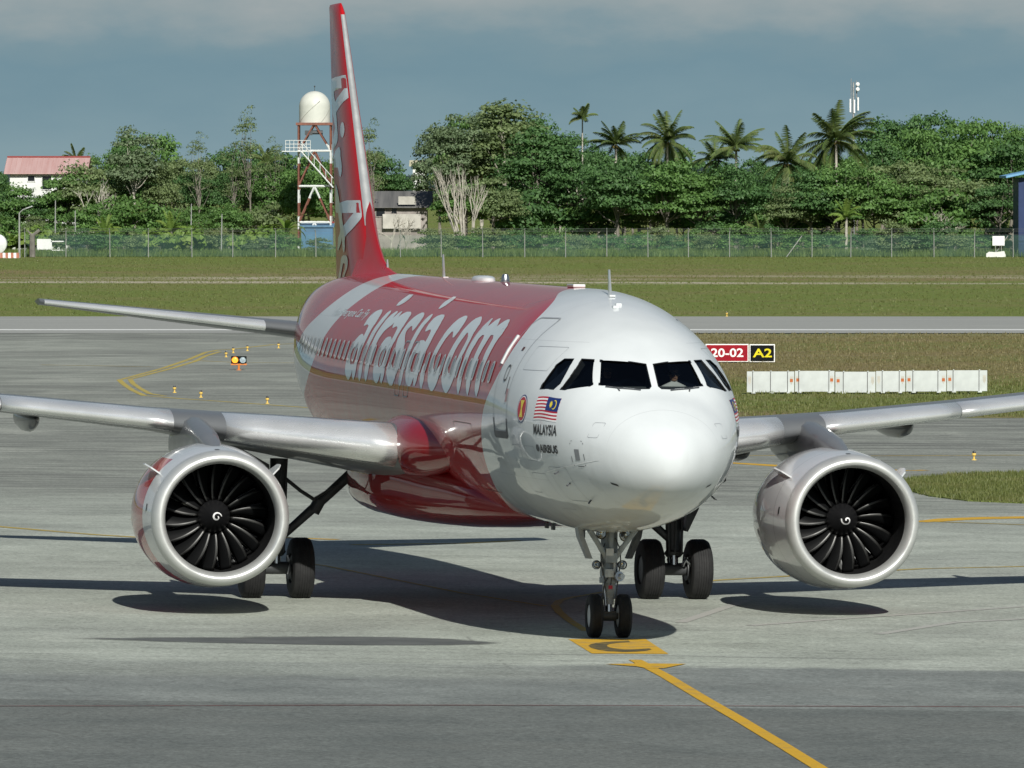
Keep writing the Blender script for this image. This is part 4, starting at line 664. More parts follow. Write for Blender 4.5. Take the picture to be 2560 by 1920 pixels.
for sg in (-1, 1):
    mb = MB(); mb.loft([wring(x, sg) for x in np.concatenate([np.linspace(1.6, 6.4, 9), np.linspace(7, 16.6, 13)])]); wing = mb.build('wing', WGREY, air, smooth=True)
    # bare metal leading edge slats
    for x0, x1 in ((2.28, 5.2), (6.1, 9.08), (9.095, 11.7), (11.715, 14.2), (14.215, 16.4)):
        mb = MB(); R_ = []
        for x in np.linspace(x0, x1, 7):
            sl = [wpoint(x, u, True, .0016, sg) for u in (.17, .14, .11, .08, .055, .035, .02, .01, .004, .001)] + [wpoint(x, u, False, .0016, sg) for u in (0, .001, .004, .01, .02, .035, .055, .075)]
            R_.append(sl)
        mb.loft(R_, closed=False, caps=False); so = mb.build('slat', SLAT, wing, smooth=True, angle=80)
        sol = so.modifiers.new('thick', 'SOLIDIFY'); sol.thickness = .012; sol.offset = -1 if sg < 0 else -1
    # flap track fairings
    for xf, ln_ in ((4.9, 3.9), (8.35, 3.4), (11.6, 2.9)):
        le, z, c, t, inc = wstat(xf); y0 = le + c * .38; zb = z - c * .62 * math.sin(math.radians(inc)) - .20
        mb = MB(); mb.loft([[(sg * xf + r * .17 * math.cos(a), y0 + ln_ * k, zb + .03 + r * (.26 if math.sin(a) < 0 else .12) * math.sin(a)) for a in np.linspace(0, 2 * math.pi, 16, endpoint=False)] for k, r in ((0, .05), (.03, .35), (.1, .7), (.25, .98), (.5, 1), (.75, .75), (.92, .35), (1, .05))]); mb.build('flap_track_fairing', GREYP, wing, smooth=True)
    # tip fence
    mb = MB(); R_ = []
    for k in np.linspace(0, 1, 8):
        x = 16.6 + .75 * math.sin(k * 1.45); z = 4.30 + 2.3 * k**1.6; c = 1.62 - 1.0 * k; y = 20.56 + 1.5 * k
        R_.append([(sg * (x + c * q * .09), y + c * u, z - c * q * .05) for u, q in ((0, 0), (.1, .5), (.35, .6), (.7, .3), (1, 0), (.7, -.3), (.35, -.6), (.1, -.5))])
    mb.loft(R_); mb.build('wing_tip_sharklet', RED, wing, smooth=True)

# ---- engines
EN_S, EN_Z = 11.24, 1.735
def nacelle_paint(sg):
    m = Mat('nacelle_paint'); x, y, z = m.xyz(); n = m.noise(1.5, 4)
    wh = m.mix(m.rng(n, .3, .7), (.60, .61, .61), (.68, .69, .69))
    red = m.math('MULTIPLY', m.math('GREATER_THAN', m.math('MULTIPLY', x, sg), m.math('ADD', .25, m.math('MULTIPLY', m.math('ABSOLUTE', z), .12))), m.math('GREATER_THAN', y, .92))
    red = m.math('MULTIPLY', red, m.math('LESS_THAN', z, 1.02))
    ring = m.math('LESS_THAN', m.math('ABSOLUTE', m.math('SUBTRACT', y, .92)), .008)
    col = m.mix(red, wh, (.45, .010, .014)); col = m.mix(m.math('MULTIPLY', ring, .6), col, (.12, .12, .12))
    m.set(Base_Color=col, Roughness=.25, Coat_Weight=.85, Coat_Roughness=.04); m.bump(m.noise(1.1, 3), .04, .05); return m.m
FANBLK = gloss('fan_blade_composite', (.0055, .0058, .0062), .45, .08); FANLE = brushed('blade_edge_titanium', (.10, .10, .098), .48); LINER = plain('inlet_liner', (.007, .007, .0075), .7, spec=.2); VANE = plain('guide_vane', (.36, .37, .37), .35, var=.15); SPIN = plain('black_spinner', (.008, .008, .009), .45)
def engine(sg):
    e = MB(); prof = [(1.235, .27), (1.265, .5), (1.30, .85), (1.335, 1.4), (1.34, 1.9), (1.30, 2.5), (1.20, 3.1), (1.08, 3.55), (1.06, 3.55), (1.10, 3.2), (1.02, 2.6)]
    e.lathe(prof, (0, 0, 0), (0, 1, 0), 72, ref=(1, 0, 0), sc=(1, .965)); eng = e.build('engine', nacelle_paint(sg), air, smooth=True); eng.location = (sg * 5.75, EN_S, EN_Z)
    lp = [(.986, .27), (.990, .2), (1.004, .12), (1.028, .055), (1.055, .018), (1.085, .002), (1.115, .004), (1.15, .022), (1.185, .065), (1.212, .13), (1.228, .2), (1.2355, .272)]
    l = MB(); l.lathe(lp, (0, 0, 0), (0, 1, 0), 96, ref=(1, 0, 0), sc=(1, .975)); l.build('inlet_lip', LIP, eng, smooth=True)
    l = MB(); l.lathe([(.986, .265), (.982, .45), (.985, .7), (.998, 1.15), (.985, 1.6), (.97, 2.3), (.60, 2.35), (.55, 1.6)], (0, 0, 0), (0, 1, 0), 64, ref=(1, 0, 0), sc=(1, .98)); l.build('inlet_duct', LINER, eng, smooth=True)
    l = MB(); l.lathe([(.02, .62), (.06, .66), (.14, .76), (.22, .88), (.285, 1.0), (.30, 1.12), (.33, 1.3), (.36, 1.6)], (0, 0, 0), (0, 1, 0), 40, ref=(1, 0, 0)); l.build('spinner', SPIN, eng, smooth=True)
    # painted spiral on the spinner
    prs = [(.02, .62), (.06, .66), (.14, .76), (.22, .88), (.285, 1.0)]
    def spy(r): return float(np.interp(r, [p[0] for p in prs], [p[1] for p in prs])) - .006
    l = MB(); P = []
    ph = .9 if sg < 0 else 3.6
    for k in range(33):
        t = k / 32; a = ph - t * 2 * math.pi * 1.12; r = .016 + .075 * t; w = .018 + .010 * math.sin(math.pi * t)
        for q in (-w / 2, w / 2): rr = max(.004, r + q); P.append((rr * math.cos(a), spy(rr), rr * math.sin(a)))
    l.add(P, [(2 * i, 2 * i + 1, 2 * i + 3, 2 * i + 2) for i in range(32)]); l.build('spinner_spiral', plain('spiral_white', (.8, .8, .8), .5), eng, smooth=True)
    # fan blades: wide, twisted and swept
    b = MB(); R_ = []; nc = 7; H = 12
    for i in range(H):
        k = i / (H - 1); r = .29 + .685 * k; st = math.radians(28 + 36 * k); ch = .185 + .065 * math.sin(k * 2.6) ; sw = .05 * math.sin(k * math.pi) - .02 * k ; lean = .10 * k * k
        row = []
        for j in range(nc):
            c = j / (nc - 1) - .5; cmb = .035 * (1 - 4 * c * c) * (1 - .4 * k)
            y = 1.10 + sw * -1 + ch * c * math.cos(st) - cmb * math.sin(st); tan = ch * c * math.sin(st) + cmb * math.cos(st) + lean
            a = tan / r; row.append((r * math.sin(a), y, r * math.cos(a)))
        R_.append(row)
    b.add([p for r in R_ for p in r], [(i * nc + j, i * nc + j + 1, (i + 1) * nc + j + 1, (i + 1) * nc + j) for i in range(H - 1) for j in range(nc - 1)])
    b.m = [1 if (f % (nc - 1)) == 0 else 0 for f in range(len(b.f))]
    blade = b.build('fan_blade', [FANBLK, FANLE], eng, smooth=True, angle=80); so = blade.modifiers.new('thick', 'SOLIDIFY'); so.thickness = .014; so.offset = 0
    for k in range(1, 18):
        c = blade.copy(); COL.objects.link(c); c.parent = eng; c.rotation_euler = (0, k * 2 * math.pi / 18 + (.1 if sg > 0 else 0), 0)
    if sg > 0: blade.rotation_euler = (0, .1, 0)
    v = MB(); v.add([(-.03, 1.75, .52), (.03, 1.95, .52), (.045, 1.95, .975), (-.045, 1.75, .975)], [(0, 1, 2, 3)]); vane = v.build('guide_vane', VANE, eng); so = vane.modifiers.new('thick', 'SOLIDIFY'); so.thickness = .012
    for k in range(1, 40): c = vane.copy(); COL.objects.link(c); c.parent = eng; c.rotation_euler = (0, k * 2 * math.pi / 40, 0)
    # core nozzle and plug
    l = MB(); l.lathe([(.80, 2.3), (.78, 3.2), (.62, 4.1), (.48, 4.5), (.44, 4.5), (.34, 4.4), (.24, 4.8), (.03, 5.3)], (0, 0, 0), (0, 1, 0), 40, ref=(1, 0, 0)); l.build('exhaust_nozzle', brushed('nozzle_metal', (.35, .32, .29), .4), eng, smooth=True)
    # strakes on either shoulder
    for ang in (37, 143):
        a = math.radians(ang); er = Vector((math.cos(a), 0, math.sin(a))); et = Vector((-math.sin(a), 0, math.cos(a)))
        l = MB(); R_ = []
        for y, r in ((.72, 1.255), (.95, 1.44), (1.25, 1.53), (1.55, 1.52), (1.62, 1.28)): R_.append(tuple(er * r + Vector((0, y, 0))))
        base = [tuple(er * 1.255 * .97 + Vector((0, .72, 0)))]; th = et * .013
        l.add([tuple(Vector(p) + th) for p in R_] + [tuple(Vector(p) - th) for p in R_], [(0, 1, 2, 3, 4), (9, 8, 7, 6, 5)] + [(i, (i + 1) % 5, (i + 1) % 5 + 5, i + 5) for i in range(5)]); l.build('nacelle_strake', WHITE, eng)
    # latch window and top vent
    l = MB(); a = math.radians(171 if True else 0)
    for aa, yy, w, h, mt in ((172, .62, .03, .13, BLACK), (92, .42, .16, .05, DKGREY)):
        a = math.radians(aa); er = Vector((math.cos(a), 0, math.sin(a) * .965)); et = Vector((-math.sin(a), 0, math.cos(a))); c = er * (1.283 if yy > .5 else 1.257) + Vector((0, yy, 0))
        l = MB(); d1, d2 = (et * h, Vector((0, w, .0)) + er * .004) if yy > .5 else (et * w * .5, Vector((0, h, 0)) + er * .006); l.add([tuple(c - d1 * .5 - d2), tuple(c + d1 * .5 - d2), tuple(c + d1 * .5 + d2), tuple(c - d1 * .5 + d2)], [(0, 1, 2, 3)]); l.build('cowl_vent', mt, eng)
    # pylon up to the wing
    l = MB(); R_ = []
    for y, zb, zt, w in ((.75, 1.14, 1.22, .05), (1.2, 1.16, 1.34, .14), (1.8, 1.15, 1.48, .19), (2.6, 1.1, 1.60, .21), (3.4, .95, 1.70, .22), (4.4, .80, 1.70, .22), (5.6, .9, 1.45, .2), (6.8, 1.05, 1.30, .05)):
        R_.append([(w * c * (1 if abs(q) < .9 else .5), y, zb + (zt - zb) * (q + 1) / 2) for c, q in ((-1, -1), (1, -1), (1.05, -.5), (1, .3), (.8, .8), (.35, 1), (-.35, 1), (-.8, .8), (-1, .3), (-1.05, -.5))])
    l.loft(R_); l.build('pylon', GREYP, eng, smooth=True, angle=50)
    return eng
for sg in (-1, 1): engine(sg)

# ---- tail
def fle(z): return 34.35 - .875 * (11.7 - z)
def fte(z): return 34.6 + .24 * (z - 5.9)
def fring(z, w=1.):
    le, te = fle(z), fte(z); c = te - le; up = [(naca(u, .11) * c * w, le + u * c, z) for u in UU]; return up + [(-x, y, zz_) for x, y, zz_ in up[-2:0:-1]]
mb = MB(); tip = fring(11.7)
mb.loft([fring(z) for z in (5.3, 6, 7, 8, 9, 10, 11, 11.5)] + [[(x * .8, y + .03, 11.64) for x, y, z in tip], [(x * .35, 35.2 + (y - 35.2) * .9, 11.70) for x, y, z in tip]])
fin = mb.build('fin', FINRED, air, smooth=True)
mb = MB(); R_ = []
for z in np.linspace(7.0, 11.45, 10):
    le, te = fle(z), fte(z); c = te - le; R_.append([(s_ * (naca(u, .11) * c + .004), le + u * c - .004, z) for s_, u in ((-1, .022), (-1, .014), (-1, .008), (-1, .003), (0, 0), (1, .003), (1, .008), (1, .014), (1, .022))])
mb.loft(R_, closed=False, caps=False); mb.build('leading_edge', LIP, fin, smooth=True, angle=80)
# dorsal fillet running down to the crown
mb = MB(); R_ = []
for k in np.linspace(0, 1, 12):
    y = 24.2 + 6.2 * k; top = np.interp(k, [0, .45, .62, .75, .88, 1], [5.92, 6.04, 6.14, 6.38, 6.85, 7.5]); w = .03 + .34 * k**.9; zb = crown(y) - .16
    R_.append([(w * c, y, zb + max(.02, (top - zb)) * q) for c, q in ((-1.3, -.1), (-.9, .12), (-.55, .35), (-.30, .65), (-.16, .9), (0, 1), (.16, .9), (.30, .65), (.55, .35), (.9, .12), (1.3, -.1))])
mb.loft(R_, closed=True); mb.build('dorsal_fillet', FINRED, fin, smooth=True, angle=70)
def finx(s, z):
    le, te = fle(z), fte(z); c = te - le; u = min(.999, max(.001, (s - le) / c)); return naca(u, .11) * c
FINL = json.loads('''[[[33.45,10.15,33.12,10.15],[34.28,10.13,33.09,10.11],[35.52,10.12,33.04,10.07],[35.56,10.03,32.96,9.98],[35.49,9.92,32.87,9.87]],[[35.49,9.92,33.24,9.88],[35.45,9.88,34.04,9.85],[35.47,9.85,34.56,9.83],[35.46,9.75,34.45,9.73],[35.46,9.63,34.19,9.61]],[[33.06,9.87,32.87,9.87],[33.21,9.81,32.81,9.81],[33.52,9.73,32.74,9.72],[33.74,9.69,32.7,9.67],[33.95,9.65,32.81,9.63],[34.19,9.61,32.98,9.59]],[[35.46,9.63,32.98,9.59],[35.05,9.55,33.26,9.52],[35.08,9.47,33.58,9.44],[35.1,9.4,33.93,9.38]],[[35.1,9.4,33.93,9.38],[34.54,9.24,33.82,9.23],[34.19,9.06,33.7,9.06],[34.66,8.92,33.57,8.91],[35.19,8.8,33.61,8.78],[35.19,8.69,33.98,8.68],[35.25,8.61,34.88,8.6]],[[32.99,9.16,32.88,9.16],[33.09,9.13,32.77,9.13],[33.16,9.07,32.68,9.06],[33.17,9.01,32.64,9.0],[33.13,8.94,32.63,8.94],[33.03,8.88,32.69,8.87],[32.91,8.84,32.76,8.84]],[[33.45,8.64,33.2,8.64],[34.13,8.57,33.01,8.56],[34.69,8.47,32.99,8.45],[34.82,8.35,32.81,8.32],[34.77,8.23,32.7,8.21]],[[34.7,8.4,33.31,8.38],[34.72,8.32,32.92,8.3],[34.63,8.25,32.77,8.23]],[[33.49,8.24,32.77,8.23],[33.3,8.15,32.71,8.14],[33.12,8.06,32.78,8.06],[32.98,8.02,32.86,8.02]],[[34.17,7.86,33.94,7.86],[34.25,7.76,33.52,7.75],[34.28,7.62,33.28,7.62],[34.31,7.47,33.03,7.47],[34.28,7.34,33.03,7.34],[34.04,7.27,33.03,7.26]],[[31.85,7.52,30.84,7.52],[32.57,7.49,30.81,7.49],[33.03,7.47,30.78,7.46],[33.03,7.37,30.71,7.37],[33.03,7.26,30.61,7.26]],[[31.08,7.26,30.61,7.26],[31.34,7.18,30.56,7.18],[31.53,7.13,30.58,7.13],[31.82,7.06,30.69,7.06],[32.23,6.99,30.85,6.99]],[[33.38,7.26,32.5,7.26],[33.28,7.19,32.52,7.18],[33.1,7.08,32.39,7.08],[32.96,6.99,32.23,6.99]],[[32.96,6.99,30.85,6.99],[32.82,6.91,31.11,6.91],[32.96,6.83,31.54,6.83],[33.3,6.76,31.88,6.76]],[[32.44,6.76,31.88,6.76],[32.44,6.65,31.93,6.66],[32.33,6.55,31.87,6.55],[32.12,6.44,31.96,6.44]],[[33.42,6.76,32.44,6.76],[33.5,6.65,32.62,6.65],[33.63,6.55,32.96,6.55],[33.7,6.48,33.32,6.48]],[[32.11,6.38,31.67,6.38],[32.46,6.35,31.48,6.35],[32.68,6.28,31.37,6.28],[32.75,6.21,31.34,6.21]],[[32.75,6.21,32.18,6.21],[32.98,6.1,32.35,6.11],[33.3,5.97,32.65,5.97],[33.65,5.83,32.88,5.83],[33.81,5.74,33.27,5.74]],[[31.76,6.21,31.34,6.21],[31.77,6.11,31.42,6.11],[32.08,6.01,31.68,6.01],[32.41,5.9,32.03,5.9]],[[30.73,5.98,30.55,5.98],[31.02,5.93,30.52,5.93],[31.31,5.84,30.74,5.85],[31.43,5.8,30.93,5.8]]]''')
for bi, rows in enumerate(FINL):
    if len(rows) < 2: continue
    pts = []
    for s0, z0, s1, z1 in rows:
        for k in range(6): s = s0 + (s1 - s0) * k / 5; z = z0 + (z1 - z0) * k / 5; pts.append((-finx(s, z) - .006 - .0004 * bi, s, z))
    mb = MB(); mb.add(pts, [(i * 6 + k, i * 6 + k + 1, i * 6 + k + 7, i * 6 + k + 6) for i in range(len(rows) - 1) for k in range(5)]); mb.build('letter', LETTER, fin, smooth=True)
for sg in (-1, 1):
    def sring(x):
        k = (x - .6) / (6.225 - .6); le = 31.0 + 4.06 * k; c = 3.9 - 2.55 * k; z = 4.76 + .56 * k; up = [(sg * x, le + u * c, z + naca(u, .10) * c) for u in UU]; return up + [(px_, y, 2 * z - z2) for px_, y, z2 in up[-2:0:-1]]
    mb = MB(); mb.loft([sring(x) for x in np.linspace(.6, 6.1, 10)] + [[(sg * 6.225, 35.7 + (y - 35.7) * .7, z) for _, y, z in sring(6.2)]]); stab = mb.build('tailplane', WGREY, air, smooth=True)
    mb = MB(); R_ = []
    for x in np.linspace(1.9, 6.15, 8):
        k = (x - .6) / (6.225 - .6); le = 31.0 + 4.06 * k; c = 3.9 - 2.55 * k; z = 4.76 + .56 * k; R_.append([(sg * x, le + u * c - .003, z + s_ * (naca(u, .10) * c + .003)) for s_, u in ((1, .09), (1, .05), (1, .02), (1, .006), (0, 0), (-1, .006), (-1, .02), (-1, .04))])
    mb.loft(R_, closed=False, caps=False); mb.build('leading_edge', SLAT, stab, smooth=True, angle=80)

# ---- landing gear
def wheel(name, r, w, rim_r, parent, loc, rim=RIM, face=-1, flat=.0):
    hw = w / 2
    prof = [(rim_r * .55, -hw * .62), (rim_r, -hw * .72), (rim_r * 1.06, -hw * .92), (r * .80, -hw), (r * .93, -hw * .86), (r * .985, -hw * .62)]
    gr = []
    for g in (-.45, -.22, 0, .22, .45): gr += [(r, hw * (g - .035)), (r - .012, hw * (g - .02)), (r - .012, hw * (g + .02)), (r, hw * (g + .035))]
    prof = prof + gr + [(q[0], -q[1]) for q in prof[::-1]]
    mb = MB(); mb.lathe(prof, (0, 0, 0), (1, 0, 0), 44, ref=(0, 0, 1)); t = mb.build(name, TYRE, parent, smooth=True, angle=35); t.location = loc
    mb = MB()
    for q in (-1, 1): mb.lathe([(.02, q * hw * .40), (rim_r * .25, q * hw * .42), (rim_r * .35, q * hw * .25), (rim_r * .75, q * hw * .22), (rim_r * .86, q * hw * .62), (rim_r * 1.02, q * hw * .74)], (0, 0, 0), (1, 0, 0), 32, ref=(0, 0, 1))
    mb.lathe([(.0, face * hw * .80), (rim_r * .3, face * hw * .82), (rim_r * .88, face * hw * .80), (rim_r * .98, face * hw * .74)], (0, 0, 0), (1, 0, 0), 32, ref=(0, 0, 1)); mb.lathe([(rim_r * .9, -hw * .3), (rim_r * .9, hw * .3)], (0, 0, 0), (1, 0, 0), 32, ref=(0, 0, 1)); mb.build('rim', rim, t, smooth=True); return t
# nose gear
ng = empty('nose_landing_gear', parent=air); N = lambda x, y, z: (x, 5.07 + y, z)
steer = math.radians(-2)
for q in (-1, 1):
    w = wheel('wheel', .372, .225, .20, ng, N(q * .25, -.0, .366)); w.rotation_euler = (0, 0, steer)
mb = MB(); mb.tube([N(-.25, 0, .366), N(.25, 0, .366)], .055, 12); mb.tube([N(-.12, -.02, .366), N(.12, -.02, .366)], .085, 14); mb.box(N(0, -.06, .43), (.24, .05, .03)); mb.build('axle', GEARDK, ng, smooth=True)
mb = MB(); mb.tube([N(0, 0, .366), N(0, .02, .72)], .062, 14); mb.build('oleo_piston', CHROME, ng, smooth=True)
mb = MB(); mb.tube([N(0, .0, .56), N(0, .01, .66), N(0, .02, .70), N(0, .02, .95)], [.085, .09, .115, .115], 16); mb.tube([N(0, .02, .93), N(0, .02, 1.02)], .165, 16); mb.tube([N(0, .02, 1.0), N(0, .03, 1.35), N(0, .05, 1.9)], [.135, .125, .15], 16)
mb.tube([N(-.14, .02, 1.10), N(.14, .02, 1.10)], .09, 12); mb.build('strut', GEARGREY, ng, smooth=True)
mb = MB()
for q in (-1, 1): mb.tube([N(q * .05, -.10, 1.33), N(q * .22, -.18, 1.58), N(q * .40, -.25, 1.84)], [.06, .045, .05], 10); mb.tube([N(q * .10, .0, 1.35), N(q * .10, .05, 1.9)], .045, 8)
mb.box(N(0, -.12, 1.36), (.20, .14, .16)); mb.tube([N(0, -.10, 1.42), N(0, -.14, 1.86)], .05, 8); mb.build('drag_brace', GEARGREY, ng, smooth=True)
mb = MB(); mb.box(N(-.03, -.15, 1.10), (.15, .08, .14)); mb.box(N(.05, -.13, 1.2), (.06, .05, .2)); mb.build('steering_box', plain('pale_box_paint', (.50, .53, .54), .5, var=.25, scale=12), ng, bevel=.008)
mb = MB(); mb.tube([N(.09, -.06, 1.03), N(.14, -.22, 1.05)], .085, 14); mb.tube([N(.15, -.2, 1.05), N(.18, -.26, 1.05)], .05, 12); mb.tube([N(-.11, .0, 1.25), N(-.12, -.05, 1.0), N(-.09, -.08, .8), N(-.07, -.1, .55)], .014, 6); mb.tube([N(.11, -.02, 1.3), N(.14, -.06, 1.12), N(.10, -.08, .9)], .014, 6); mb.tube([N(-.14, -.02, 1.5), N(-.15, -.05, 1.3), N(-.12, -.05, 1.2)], .018, 6); mb.build('steering_actuator', STEEL, ng, smooth=True)
for a_, r_ in (([(-.10, -.10, 1.6), (-.17, -.16, 1.45), (-.16, -.14, 1.2), (-.10, -.14, .98), (-.13, -.08, .7), (-.10, -.06, .45)], .011), ([(.07, -.12, 1.7), (.16, -.14, 1.5), (.17, -.12, 1.3), (.12, -.13, .92), (.09, -.1, .6)], .011), ([(.02, -.14, 1.5), (.03, -.17, 1.2), (.0, -.15, .9)], .008), ([(-.05, -.14, 1.02), (-.12, -.2, .92), (-.08, -.16, .78)], .010)): mb = MB(); mb.tube([N(*q) for q in a_], r_, 6); mb.build('hydraulic_hose', GEARDK, ng, smooth=True)
mb = MB(); mb.box(N(.0, -.125, .86), (.07, .01, .06)); mb.build('placard', FLAGRED, ng); mb = MB(); mb.box(N(-.03, -.195, 1.46), (.13, .01, .12)); mb.build('placard', RIM, ng)
mb = MB(); mb.tube([N(0, .14, .95), N(0, .34, .72), N(0, .12, .42)], .035, 8); mb.build('torque_link', GEARGREY, ng, smooth=True)
def lamp(name, c, r, parent, d=(0, -1, 0)):
    mb = MB(); mb.lathe([(.02, .14), (r * .6, .13), (r * .95, .05), (r, 0), (r * 1.05, -.015), (r * 1.05, .01)], c, tuple(-Vector(d)), 22); L = mb.build(name, GEARDK, parent, smooth=True)
    mb = MB(); mb.lathe([(.0, .09), (r * .55, .07), (r * .9, .01)], c, tuple(-Vector(d)), 22); mb.build('reflector', CHROME, L, smooth=True)
    mb = MB(); mb.lathe([(.001, -.02), (r * .6, -.014), (r * .97, .0)], c, tuple(-Vector(d)), 22); mb.build('lens', LENS, L, smooth=True)
lamp('taxi_light', N(-.185, -.20, 1.765), .085, ng); lamp('takeoff_light', N(.235, -.20, 1.745), .105, ng)
for q in (-1, 1): lamp('runway_turnoff_light', N(q * .225 - .02, -.12, 1.24), .075, ng, (q * .25, -1, 0)); 
mb = MB(); mb.tube([N(-.26, -.02, 1.24), N(.24, -.02, 1.24)], .02, 8); mb.build('lamp_bracket', GEARDK, ng)
for q in (-1, 1):   # doors hanging either side
    mb = MB(); P = [(.50, -.2, 1.98), (.50, .75, 1.98), (.275, .70, 1.33), (.275, -.12, 1.33)]; mid = (.43, .0, 1.62)
    A = [(.50, -.08, 1.98), (.50, .22, 1.98), (.45, .22, 1.70), (.45, -.08, 1.70), (.30, .18, 1.34), (.30, -.05, 1.34)]
    mb.add([N(q * x, y, z) for x, y, z in A] + [N(q * (x + .085), y, z + .0) for x, y, z in A], [(0, 1, 2, 3), (3, 2, 4, 5), (6, 9, 8, 7), (9, 11, 10, 8), (0, 3, 9, 6), (3, 5, 11, 9), (1, 7, 8, 2), (2, 8, 10, 4), (5, 4, 10, 11), (0, 6, 7, 1)]); mb.build('gear_door', plain('gear_door_paint', (.30, .32, .33), .5, var=.2) if q < 0 else GEARDK, ng)
# main gear
for sg in (-1, 1):
    mg = empty('main_landing_gear', parent=air); Mn = lambda x, y, z: (sg * (3.795 + x), 17.71 + y, z)
    for q in (-1, 1): wheel('wheel', .575, .415, .27, mg, Mn(q * .4635, 0, .555), HUBD)
    mb = MB(); mb.tube([Mn(-.45, 0, .555), Mn(.45, 0, .555)], .07, 12); mb.tube([Mn(-.22, 0, .56), Mn(.22, 0, .56)], .12, 14)
    for q in (-.3, -.24, .24, .3): mb.tube([Mn(q - .012, 0, .555), Mn(q + .012, 0, .555)], .21, 18)
    mb.build('axle', GEARDK, mg, smooth=True)
    mb = MB(); mb.tube([Mn(0, 0, .56), Mn(0, .02, .95)], .085, 14); mb.build('oleo_piston', CHROME, mg, smooth=True)
    mb = MB(); mb.tube([Mn(0, .0, .80), Mn(0, .02, .86), Mn(0, .02, .92), Mn(-.02, .05, 1.6), Mn(-.05, .1, 2.6)], [.14, .19, .15, .15, .17], 16); mb.box(Mn(-.02, -.06, 1.62), (.34, .3, .22)); mb.tube([Mn(.12, -.12, .85), Mn(.13, -.12, 1.6), Mn(.08, -.1, 2.3)], .025, 8); mb.tube([Mn(-.12, -.12, .85), Mn(-.14, -.12, 1.5), Mn(-.16, -.1, 2.2)], .025, 8); mb.tube([Mn(-.02, -.17, .88), Mn(.0, -.18, 1.5), Mn(-.05, -.16, 2.4)], .02, 8); mb.build('strut', GEARDK, mg, smooth=True)
    mb = MB(); mb.tube([Mn(0, .16, .92), Mn(0, .42, .72), Mn(0, .14, .5)], .05, 8); mb.build('torque_link', GEARDK, mg)
    mb = MB(); mb.tube([Mn(.16, -.13, .62), Mn(.19, -.16, .75), Mn(.30, -.12, .64)], .05, 10); mb.tube([Mn(.24, -.10, .72), Mn(.33, -.10, .72)], .075, 12); mb.tube([Mn(-.2, -.1, .8), Mn(-.25, -.14, .65), Mn(-.2, -.14, .45)], .02, 6); mb.build('brake_unit', STEEL, mg, smooth=True)
    mb = MB(); mb.tube([Mn(-.08, .02, 1.12), Mn(-.75, .05, 1.72), Mn(-1.52, .1, 2.42)], [.075, .09, .10], 12); mb.tube([Mn(-.70, .05, 1.60), Mn(-.82, .05, 1.82)], .12, 10); mb.tube([Mn(-.80, .0, 1.78), Mn(-.45, .0, 2.0), Mn(-.10, .05, 2.28)], .035, 8); mb.tube([Mn(-.72, .0, 1.86), Mn(-1.15, .0, 2.12)], .025, 8); mb.build('side_brace', GEARDK, mg, smooth=True)
    mb = MB(); A = [(.10, -.1, 1.28), (.22, -.1, 1.30), (.34, -.1, 1.72), (.42, -.1, 1.95), (.86, -.1, 2.28), (.90, -.1, 2.95), (.16, -.1, 2.45)]; n = len(A)
    mb.add([Mn(*p) for p in A] + [Mn(x, y + .75, z + .02) for x, y, z in A], [tuple(range(n)), tuple(range(2 * n - 1, n - 1, -1))] + [(i, (i + 1) % n, (i + 1) % n + n, i + n) for i in range(n)])
    mb = MB(); B2 = [(.14, 1.30), (.34, 1.72), (.42, 1.98), (.86, 2.26), (.88, 2.9)]
    mb.loft([[Mn(x, -.35, z) for x, z in B2] + [Mn(x + .05, -.35, z - .02) for x, z in B2[::-1]], [Mn(x, .75, z) for x, z in B2] + [Mn(x + .05, .75, z - .02) for x, z in B2[::-1]]])
    mb.add([Mn(.14, -.36, 1.28), Mn(.22, -.36, 1.34), Mn(.36, -.36, 1.72), Mn(.46, -.36, 1.98), Mn(.90, -.36, 2.24), Mn(.92, -.36, 2.9), Mn(.2, -.36, 2.5)], [tuple(range(7))]); mb.build('gear_door', GEARDK, mg)

